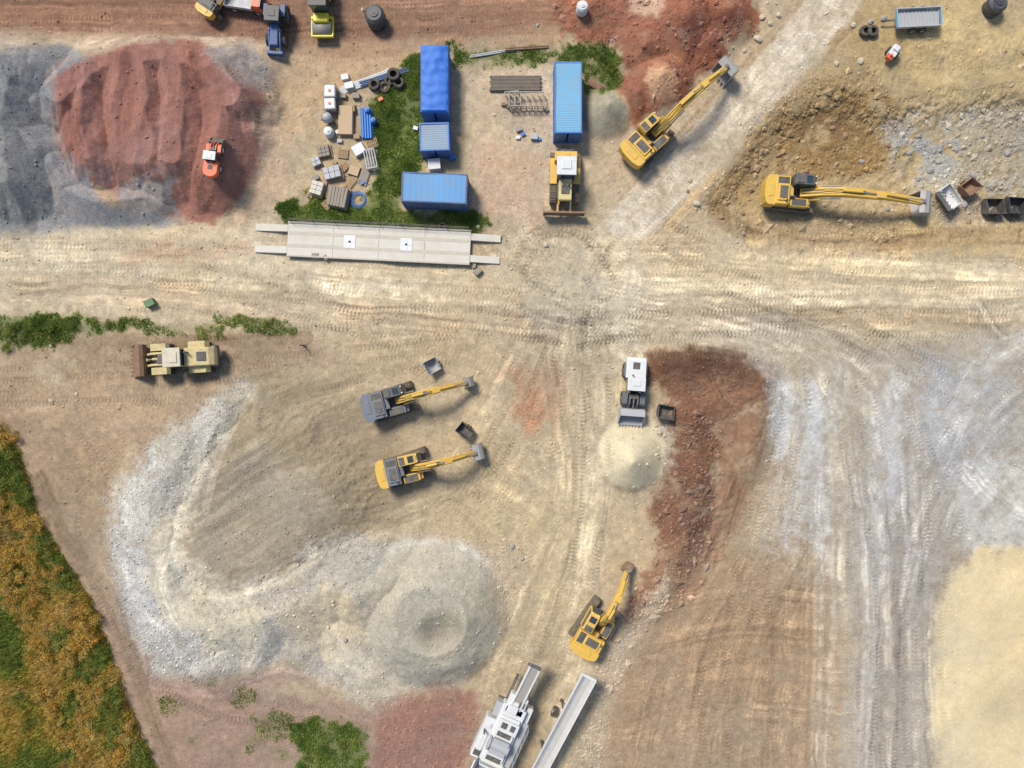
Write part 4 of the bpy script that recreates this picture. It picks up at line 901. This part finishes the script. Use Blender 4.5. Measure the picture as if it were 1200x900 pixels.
rack(617,116,0,3.0,1.2,.8,7,'steel frame rack with cross bars in the yard',pm('rack_grey',(160,152,142),.5,.4,.2)); rack(600,114,.1,1.2,1.0,.6,4,'small steel frame on dirt',STEEL)
rack(434,186,.2,.9,1.6,.6,5,'small steel frame beside planks',LGREY)
for (x,y,s,m,l) in [(608,151,.5,STEEL,'grey tool crate on dirt'),(613,157,.35,BLUE,'small blue box on dirt'),(626,160,.6,LGREY,'grey crate lying on dirt'),(632,163,.3,BLUE,'small blue box on dirt'),(607,161,.35,WHT,'small white box on dirt'),(417,112,.6,GWOOD,'grey crate among stored goods'),(409,100,.7,WHT,'white box among stored goods'),(402,112,.5,GWOOD,'grey crate among stored goods'),(418,160,.5,WOOD,'wooden crate among stored goods'),(398,165,.4,LGREY,'grey crate among stored goods'),(370,208,.5,GWOOD,'grey crate among stored goods'),(404,90,.6,WHT,'white box among stored goods'),(175,355,.8,GRN,'small green box beside the road'),(446,116,.4,RED,'small red box on grass'),(487,150,.4,WHT,'white box lying on grass'),(559,320,.3,RUST,'rusty box beside the weighbridge'),(396,154,.4,WHT,'white box among stored goods'),(425,214,.35,BLUE,'small blue box on grass'),(392,190,.4,WOOD,'wooden crate among stored goods'),(640,128,.4,GWOOD,'grey crate beside the container'),(590,122,.35,RUST,'rusty box in the yard')]:
    b=MB().box((0,0,s*.3),(s,s*.75,s*.6)).box((0,0,s*.62),(s*1.06,s*.8,s*.06)).box((s*.5,0,s*.4),(s*.06,s*.3,s*.06)).box((-s*.5,0,s*.4),(s*.06,s*.3,s*.06))
    single('storage_crate',l,'crate',x,y,b,m,random.uniform(-.6,.6),s*.5,.015)
b=MB().cyl((0,0,0),(0,0,1.5),.06,n=8).box((0,0,.03),(.3,.3,.06)); single('marker_post','thin dark marker post in dirt','post',355,405,b,DGREY,0,.5)
def loose_bucket(px,py,rz,w,r,label,m,teeth=5):
    b=bucket_mb(w,r,teeth).rot(ry=hp).mv(0,0,r*.9)
    b.box((r*.2,.15,.2),(.3,.05,.5)).box((r*.2,-.15,.2),(.3,.05,.5))
    single('excavator_bucket',label,'bucket',px,py,b,m,rz,.5,group='spare excavator buckets')
loose_bucket(512,426,.5,1.2,.6,'spare grey ditching bucket lying on dirt',LGREY); loose_bucket(548,501,.9,1.4,.5,'dark spare bucket on tracked ground',DGREY)
loose_bucket(781,477,1.4,1.4,.6,'dark spare bucket beside the gravel cone',DGREY); loose_bucket(1116,228,.6,2.0,.75,'worn white and rusty bucket on rocks',WHT,6); loose_bucket(1132,215,2.2,1.4,.6,'rusty toothed bucket leaning on rocks',RUST)
loose_bucket(1162,236,1.57,1.5,.75,'dark wide bucket on rocky ground',DGREY); loose_bucket(1188,235,1.5,1.6,.8,'dark wide bucket on rocky ground',TANK)
def trailer():
    e=root('flat_trailer','grey steel flat trailer with side rails','trailer',1076,21,.05,.7)
    b=MB()
    for i in range(12): b.box((-1.75+.32*i,0,.62),(.1,1.55,.07))
    part('bed',e,b.box((0,0,.57),(3.7,1.5,.06)),LGREY)
    for yy in (.8,-.8): part('side_rail',e,MB().box((0,yy,.75),(3.8,.07,.3)).box((0,yy,.92),(3.84,.1,.04)),LGREY,.01)
    for xx in (1.9,-1.9): part('end_rail',e,MB().box((xx,0,.75),(.07,1.52,.3)).box((xx,0,.92),(.1,1.5,.04)),LBLUE,.01)
    for xx in (-.4,.5):
        for yy in (-.95,.95): wheel(e,xx,yy,.32,.2,LGREY)
    part('drawbar',e,MB().box((-2.4,0,.5),(1.2,.1,.1)).cyl((-3.0,0,.5),(-3.1,0,.5),.1),DGREY)
trailer()
def pump():
    e=root('site_pump','small white and red pump with dark wheels','pump',1048,60,.9,.6)
    part('body',e,MB().box((0,0,.5),(1.0,.7,.5)).box((.2,0,.8),(.5,.5,.2)),WHT,.05); part('engine',e,MB().box((-.65,0,.5),(.4,.5,.45)).cyl((-.6,0,.7),(-.6,0,1.0),.08),RED,.03)
    for yy in (-.45,.45): wheel(e,0,yy,.28,.16,RED)
    part('drawbar',e,MB().box((.8,0,.35),(.8,.07,.07)).cyl((1.2,0,.35),(1.3,0,.35),.07),DGREY)
pump()
# ---- tractor, roller, truck, small excavator at the top edge
def tractor():
    e=root('tractor','blue farm tractor with black cab and front loader','tractor',323,28,-hp-.06,1.0,.92)
    for yy in (-.85,.85): wheel(e,-1.0,yy,.8,.45,BLUE); wheel(e,1.3,yy*.9,.5,.34,BLUE)
    part('engine_hood',e,MB().prism([(.2,.7),(2.1,.7),(2.1,1.35),(.2,1.55)],-.38,.38,'Y'),DBLUE,.07)
    part('chassis',e,MB().box((0,0,.65),(3.2,.5,.4)),DGREY,.03)
    c=part('cab',e,MB().prism([(-1.1,.9),(.3,.9),(.2,2.2),(-1.0,2.2)],-.62,.62,'Y'),GLS,.04); part('cab_roof',c,MB().box((-.4,0,2.27),(1.4,1.35,.12)).box((-.4,0,2.35),(.6,.6,.06)),DGREY,.05)
    for yy in (.8,-.8): part('fender',e,MB().box((-1.0,yy,1.68),(1.1,.42,.07)).box((-1.5,yy,1.58),(.07,.42,.25)),DBLUE,.02)
    for yy in (.5,-.5): part('loader_arm',e,MB().box((1.6,yy,1.1),(1.9,.1,.14),ry=.25).box((.7,yy,1.2),(.14,.12,.6)),BLUE,.01)
    part('front_weight',e,MB().box((2.6,0,.7),(.25,1.5,.5)).box((2.75,0,.5),(.1,1.5,.2)),DBLUE,.02)
tractor()
def roller():
    e=root('road_roller','bright yellow road roller with black cab','road roller',377,10,-hp,1.0,1.0)
    part('drum',e,MB().cyl((1.55,-.8,.6),(1.55,.8,.6),.6,n=28),STEEL,0,True); part('drum_frame',e,MB().box((1.55,.9,.7),(1.6,.14,.3)).box((1.55,-.9,.7),(1.6,.14,.3)).box((.75,0,.75),(.25,1.9,.4)).box((2.3,0,.75),(.15,1.9,.3)),LIME,.03)
    part('engine_hood',e,MB().box((-1.5,0,1.25),(1.7,1.5,.9)),LIME,.1); part('bonnet',e,MB().box((.95,0,1.2),(.8,1.3,.55)),LIME,.1)
    c=part('cab',e,MB().box((-.1,0,1.8),(1.2,1.4,1.4)),GLS,.05); part('cab_roof',c,MB().box((-.1,0,2.56),(1.35,1.55,.1)),DGREY,.04)
    for yy in (-.75,.75): wheel(e,-1.5,yy,.6,.4,LIME)
roller()
excavator(250,-4,(275,-40),'small yellow excavator at the edge of the dirt road',((1.6,3.0),(2.6,2.8),(3.6,1.5)),top=DGREY,cabm=DGREY,scale=.62,ta=1.3)
def truck():
    e=root('tipper_truck','small tipper truck with orange side boards','truck',286,0,-.15,1.0,.75)
    for xx in (-1.3,1.5):
        for yy in (-.85,.85): wheel(e,xx,yy,.45,.3,WHT)
    part('chassis',e,MB().box((0,0,.6),(4.4,.8,.25)),DGREY,.02); part('cab',e,MB().prism([(1.2,.6),(2.4,.6),(2.4,1.4),(2.1,2.1),(1.2,2.1)],-.95,.95,'Y'),RED,.06)
    part('tipper_body',e,MB().box((-.6,0,.95),(3.2,1.9,.08)).box((-.6,.95,1.2),(3.2,.06,.5)).box((-.6,-.95,1.2),(3.2,.06,.5)).box((-2.2,0,1.2),(.06,1.9,.5)).box((1.0,0,1.3),(.06,1.9,.7)),LGREY,.01)
    part('windscreen',e,MB().prism([(2.43,1.4),(2.14,2.05),(2.1,2.05),(2.39,1.4)],-.85,.85,'Y'),GLS)
truck()
# ---- screening plant
DB=pm('dusty_belt',(164,160,154),.85,.4)
def plant():
    a=ang((575,900),(633,772))
    e=root('screening_plant','white and grey tracked screening plant with raised conveyor','screening plant',590,856,a,1.5)
    track_part(e,1.15,4.2,.5,.8); track_part(e,-1.15,4.2,.5,.8)
    part('chassis',e,MB().box((0,.75,1.0),(9.5,.2,.35)).box((0,-.75,1.0),(9.5,.2,.35)).box((-3,0,1.0),(.3,1.6,.3)).box((0,0,1.0),(.3,1.6,.3)).box((3,0,1.0),(.3,1.6,.3)),DGREY,.02)
    part('main_body',e,MB().box((-.2,0,1.75),(5.4,2.1,1.1)).box((-.3,0,2.4),(3.9,1.7,.3)).box((.9,0,2.65),(1.0,1.8,.4)).box((2.7,0,1.85),(1.6,1.6,.9)).box((2.3,.2,2.4),(.7,.9,.3)),WHT,.07)
    part('crusher_housing',e,MB().box((-.9,0,2.72),(1.3,1.4,.5)).cyl((-.9,-.85,2.6),(-.9,.85,2.6),.45,n=20).cyl((-.9,.85,2.6),(-.9,1.0,2.6),.6,n=20),LGREY,.03)
    for (bx_,by_,bz_,bw_,bd_) in ((.15,0,2.57,.5,1.2),(1.0,.35,2.87,.5,.5),(1.0,-.4,2.87,.5,.4),(-2.1,0,2.57,.4,1.3),(2.9,-.4,2.32,.5,.5)): part('panel',e,MB().box((bx_,by_,bz_),(bw_,bd_,.05)),DGREY,.01)
    part('engine_housing',e,MB().box((-.9,1.45,1.7),(3.6,.9,1.2)).box((-1.2,1.45,2.35),(1.6,.5,.1)).box((.3,1.45,2.35),(.4,.4,.14)),WHT,.06)
    gq=MB().box((-2.2,1.45,2.32),(.6,.6,.03))
    for i in range(5): gq.box((-2.42+.11*i,1.45,2.345),(.05,.56,.03))
    part('grille',e,gq,DGREY)
    part('exhaust_pipe',e,MB().cyl((-.2,1.65,2.3),(-.2,1.65,2.9),.08).cyl((-.2,1.65,2.9),(-.3,1.65,2.98),.07),DGREY)
    part('control_cabinet',e,MB().box((1.7,1.3,1.5),(1.2,.5,.9)).box((1.7,1.3,1.98),(1.26,.56,.05)),LGREY,.04)
    part('fuel_tank',e,MB().box((1.9,-1.3,1.4),(1.7,.55,.8)).cyl((1.9,-1.3,1.8),(1.9,-1.3,1.88),.1),WHT,.04)
    part('hopper',e,MB().box((-4.1,1.25,2.55),(3.2,.12,1.3),rx=-.35).box((-4.1,-1.25,2.55),(3.2,.12,1.3),rx=.35).box((-5.6,0,2.55),(.12,2.3,1.2),ry=-.35).box((-2.7,0,2.75),(.12,2.0,.9),ry=.2),WHT,.02)
    part('hopper_belt',e,MB().box((-4.1,0,1.95),(2.8,1.9,.1)).box((-4.1,0,2.02),(2.6,.3,.06)),DB)
    part('walkway',e,MB().box((-.6,-1.38,1.95),(4.2,.6,.05)).box((-.6,-1.38,1.88),(.1,.7,.1)),LGREY)
    hr=MB()
    for i in range(6): hr.cyl((-2.6+.8*i,-1.68,1.95),(-2.6+.8*i,-1.68,2.95),.025,n=6)
    hr.cyl((-2.6,-1.68,2.95),(1.4,-1.68,2.95),.025,n=6).cyl((-2.6,-1.68,2.5),(1.4,-1.68,2.5),.02,n=6); part('handrail',e,hr,LGREY)
    c=part('conveyor',e,MB().box((4.2,.42,2.4),(4.9,.14,.4),ry=-.16).box((4.2,-.42,2.4),(4.9,.14,.4),ry=-.16).box((6.55,0,2.75),(.3,1.0,.4)).box((3.2,.0,1.7),(.15,.9,1.1)),WHT,.02)
    part('belt',c,MB().box((4.2,0,2.47),(4.8,.68,.06),ry=-.16),DB)
    part('drive_drum',c,MB().cyl((6.6,-.45,2.95),(6.6,.45,2.95),.16).cyl((6.6,.45,2.95),(6.6,.7,2.95),.12),DGREY)
plant()
def conveyor():
    a=ang((630,905),(684,795))
    e=root('stockpile_conveyor','long white trough conveyor with pale dusty belt','conveyor',657,852,a,1.6)
    L=10.6
    part('frame',e,MB().box((0,.62,2.1),(L,.1,.35),ry=-.12).box((0,-.62,2.1),(L,.1,.35),ry=-.12).box((L/2-.05,0,2.65),(.22,1.3,.35)).box((-L/2+.05,0,1.4),(.22,1.3,.35)).box((0,0,1.78),(L-.6,1.1,.06),ry=-.12),WHT,.02)
    part('trough',e,MB().box((0,.42,2.1),(L-.3,.36,.05),ry=-.12,rx=.5).box((0,-.42,2.1),(L-.3,.36,.05),ry=-.12,rx=-.5).box((0,0,2.0),(L-.3,.56,.05),ry=-.12),pm('pale_trough',(204,202,196),.6,.35))
    for x_ in (1.5,-2.5):
        for y_ in (.5,-.5): part('support_leg',e,MB().box((x_,y_,.9),(.12,.12,1.8)).box((x_,y_,.03),(.3,.3,.06)),DGREY)
    for yy in (-.8,.8): wheel(e,.5,yy,.42,.25,WHT)
conveyor()
# ---- boulders
def boulder(px,py,s,col,seed):
    r=random.Random(seed); bm=bmesh.new(); bmesh.ops.create_icosphere(bm,subdivisions=2,radius=1)
    dirs=[Vector((r.uniform(-1,1),r.uniform(-1,1),r.uniform(-1,1))).normalized() for _ in range(9)]
    for v in bm.verts:
        for d in dirs:
            t=v.co.dot(d)
            if t>.72: v.co-=d*(t-.72)
        v.co*=r.uniform(.95,1.05)
    me=bpy.data.meshes.new('boulder')
    for v in bm.verts: v.co=Vector((v.co.x*s,v.co.y*s*.8,v.co.z*s*.6))
    bm.to_mesh(me); bm.free(); me.materials.append(RK[col]); o=bpy.data.objects.new('boulder',me); COL.objects.link(o)
    x,y,z=place(px,py); o.location=(x,y,z+s*.2); o.rotation_euler=(0,0,r.uniform(0,6)); o['label']=['angular pale rock lying on dirt','angular brown rock lying on dirt','angular grey rock lying on dirt'][col]; o['category']='rock'; o['group']='loose rocks'
RK=[pm('pale_rock',(206,192,166),.9,.3),pm('brown_rock',(160,126,94),.9,.3),pm('grey_rock',(164,160,156),.9,.3)]
bl=[(808,211,.3,0),(816,239,.4,0),(806,224,.2,1),(640,287,.3,0),(560,266,.25,0),(888,46,.45,0),(902,28,.3,0),(893,20,.35,0),(912,18,.3,0),(872,60,.25,0),(980,75,.3,0),(1008,72,.35,0),(1020,26,.3,2),(1035,22,.35,2),(990,160,.35,1),(1040,170,.3,1),(1000,30,.3,0),(845,255,.3,1),(870,250,.25,1),(405,750,.25,2),(385,735,.25,0),(390,705,.2,0),(600,640,.3,2),(612,655,.25,2),(770,695,.25,0),(745,690,.25,0),(60,470,.25,0),(90,462,.2,0),(815,590,.3,1),(830,630,.3,1),(780,640,.3,1),(842,555,.25,1),(1090,200,.4,2),(1100,190,.35,2),(1140,205,.4,2),(1130,240,.35,2),(1150,160,.3,2),(1065,180,.3,2),(1040,245,.3,2),(1135,260,.3,1),(60,405,.2,0),(630,30,.2,2),(425,12,.2,0),(960,190,.35,1),(975,150,.3,1),(1010,190,.3,2),(1075,210,.35,2),(1180,180,.35,2),(1120,175,.3,2)]
for i,(x,y,s,k) in enumerate(bl): boulder(x,y,s,k,i)
# ---- shrubs
BARK=pm('shrub_bark',(96,76,56),.9,.2)
def crown_mesh(seed,cols,R_=1.0,hh=1.2,n=2300):
    r=np.random.RandomState(seed); nc=20; cl=[(r.uniform(-.85,.85)*R_,r.uniform(-.85,.85)*R_,hh*r.uniform(.2,.85),r.uniform(.16,.38)*R_) for _ in range(nc)]
    k=r.randint(0,nc,n); c=np.array(cl)[k]; d=r.normal(size=(n,3)); d/=np.linalg.norm(d,axis=1)[:,None]
    p=c[:,:3]+d*c[:,3:4]*(r.rand(n,1)**.4)*1.4; p[:,2]=np.maximum(p[:,2],.08)
    a=r.normal(size=(n,3)); a/=np.linalg.norm(a,axis=1)[:,None]; b=np.cross(a,r.normal(size=(n,3))); b/=np.linalg.norm(b,axis=1)[:,None]
    s=r.uniform(.022,.055,(n,1)); V=np.stack([p-a*s*1.4,p-b*s*.6,p+a*s*1.4,p+b*s*.6],1).reshape(-1,3)
    sh=(.65+.4*np.clip(p[:,2:3]/hh,0,1.2))*r.uniform(.65,1.3,(n,1)); ki=np.where(r.rand(n)<.6,k%len(cols),r.randint(0,len(cols),n)); cc=np.array([lin(q) for q in cols])[ki]*sh  # sh darkens leaves low in the crown: shade painted into leaf colour
    return V,np.arange(4*n).reshape(-1,4),np.repeat(np.clip(cc,0,.85),4,0)
kinds={'orange':[(218,172,82),(202,150,64),(210,182,108),(168,150,72)],'green':[(110,130,56),(90,112,48),(152,156,74),(132,136,60)],'tan':[(210,188,124),(216,180,102),(164,152,82),(196,152,76)]}
CM={}
for kn,cols in kinds.items():
    for q in range(3):
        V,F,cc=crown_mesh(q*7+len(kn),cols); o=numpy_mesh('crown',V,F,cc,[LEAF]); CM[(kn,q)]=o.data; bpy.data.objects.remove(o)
st=MB()
for k in range(4): a=k*1.6; st.cyl((0,0,-.1),(.3*math.cos(a),.3*math.sin(a),.9),.05,.02,n=6)
stem=part('stem',None,st,BARK); sm=stem.data; bpy.data.objects.remove(stem)
def shrub(px,py,kn,s):
    x,y,z=place(px,py,.5); e=bpy.data.objects.new('shrub',None); COL.objects.link(e); e.location=(x,y,z); e.rotation_euler[2]=random.uniform(0,6.3); e.scale=(s,s,s*random.uniform(.7,1.1))
    e['label']={'orange':'golden autumn shrub at the edge of the site','green':'green leafy shrub on rough ground','tan':'dry tan shrub in tall grass'}[kn]; e['category']='shrub'; e['group']='shrubs beside the site'
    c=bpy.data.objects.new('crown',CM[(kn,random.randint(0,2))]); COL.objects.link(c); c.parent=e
    t=bpy.data.objects.new('stem',sm); COL.objects.link(t); t.parent=e
edge=spline([(2,510),(20,560),(34,612),(64,662),(92,708),(116,768),(140,838),(170,905)],13)
for p in edge:
    for d in (0,14,28,44,60):
        kn=random.choices(['orange','green','tan'],([3,5,1] if d==0 else [8,2,3]) if p[1]>560 else [1,6,1])[0]
        shrub(p[0]-d+random.uniform(-6,6)-3,p[1]+d*.35+random.uniform(-6,6),kn,random.uniform(.55,1.1))
for i in range(16):
    y=random.uniform(620,905); x=random.uniform(-20,max(0,(y-640)*.3))
    shrub(x,y,random.choices(['orange','green','tan'],[3,5,3])[0],random.uniform(.35,.8))
for (x,y,kn,s) in [(12,385,'green',.7),(28,380,'green',.6),(60,383,'green',.6),(84,382,'green',.5),(20,398,'green',.5),(5,408,'green',.5),(125,380,'green',.45),(138,380,'green',.35),(310,380,'green',.35),(490,80,'green',.4),(480,110,'green',.35),(706,68,'green',.45),(716,78,'green',.4),(700,62,'green',.4),(350,870,'green',.4),(375,865,'green',.35),(400,875,'green',.4),(360,890,'green',.4)]: shrub(x,y,kn,s)
# ---------------------------------------------------------------- light, world, camera
el=math.radians(52); az=math.radians(128)
sd=Vector((math.cos(el)*math.cos(az),math.cos(el)*math.sin(az),math.sin(el)))
sun=bpy.data.lights.new('sun','SUN'); sun.energy=4.3; sun.angle=math.radians(16); sun.color=(1,.96,.89)
so=bpy.data.objects.new('sun',sun); COL.objects.link(so); so.rotation_euler=sd.to_track_quat('Z','Y').to_euler()
w=bpy.data.worlds.new('World'); sc.world=w; w.use_nodes=True; nt=w.node_tree
sky=nt.nodes.new('ShaderNodeTexSky'); sky.sky_type='NISHITA'; sky.sun_disc=False; sky.sun_elevation=el; sky.sun_rotation=math.pi/2-az
bg=nt.nodes['Background']; bg.inputs['Strength'].default_value=.15; nt.links.new(sky.outputs[0],bg.inputs['Color'])
cam=bpy.data.cameras.new('camera'); co=bpy.data.objects.new('camera',cam); COL.objects.link(co); co.location=(0,0,H); co.rotation_euler=(0,0,0)
cam.sensor_width=36; cam.lens=36*H/90; cam.clip_end=5000; cam.clip_start=.5; sc.camera=co
sc.view_settings.view_transform='Standard'; sc.view_settings.look='None'; sc.view_settings.exposure=0
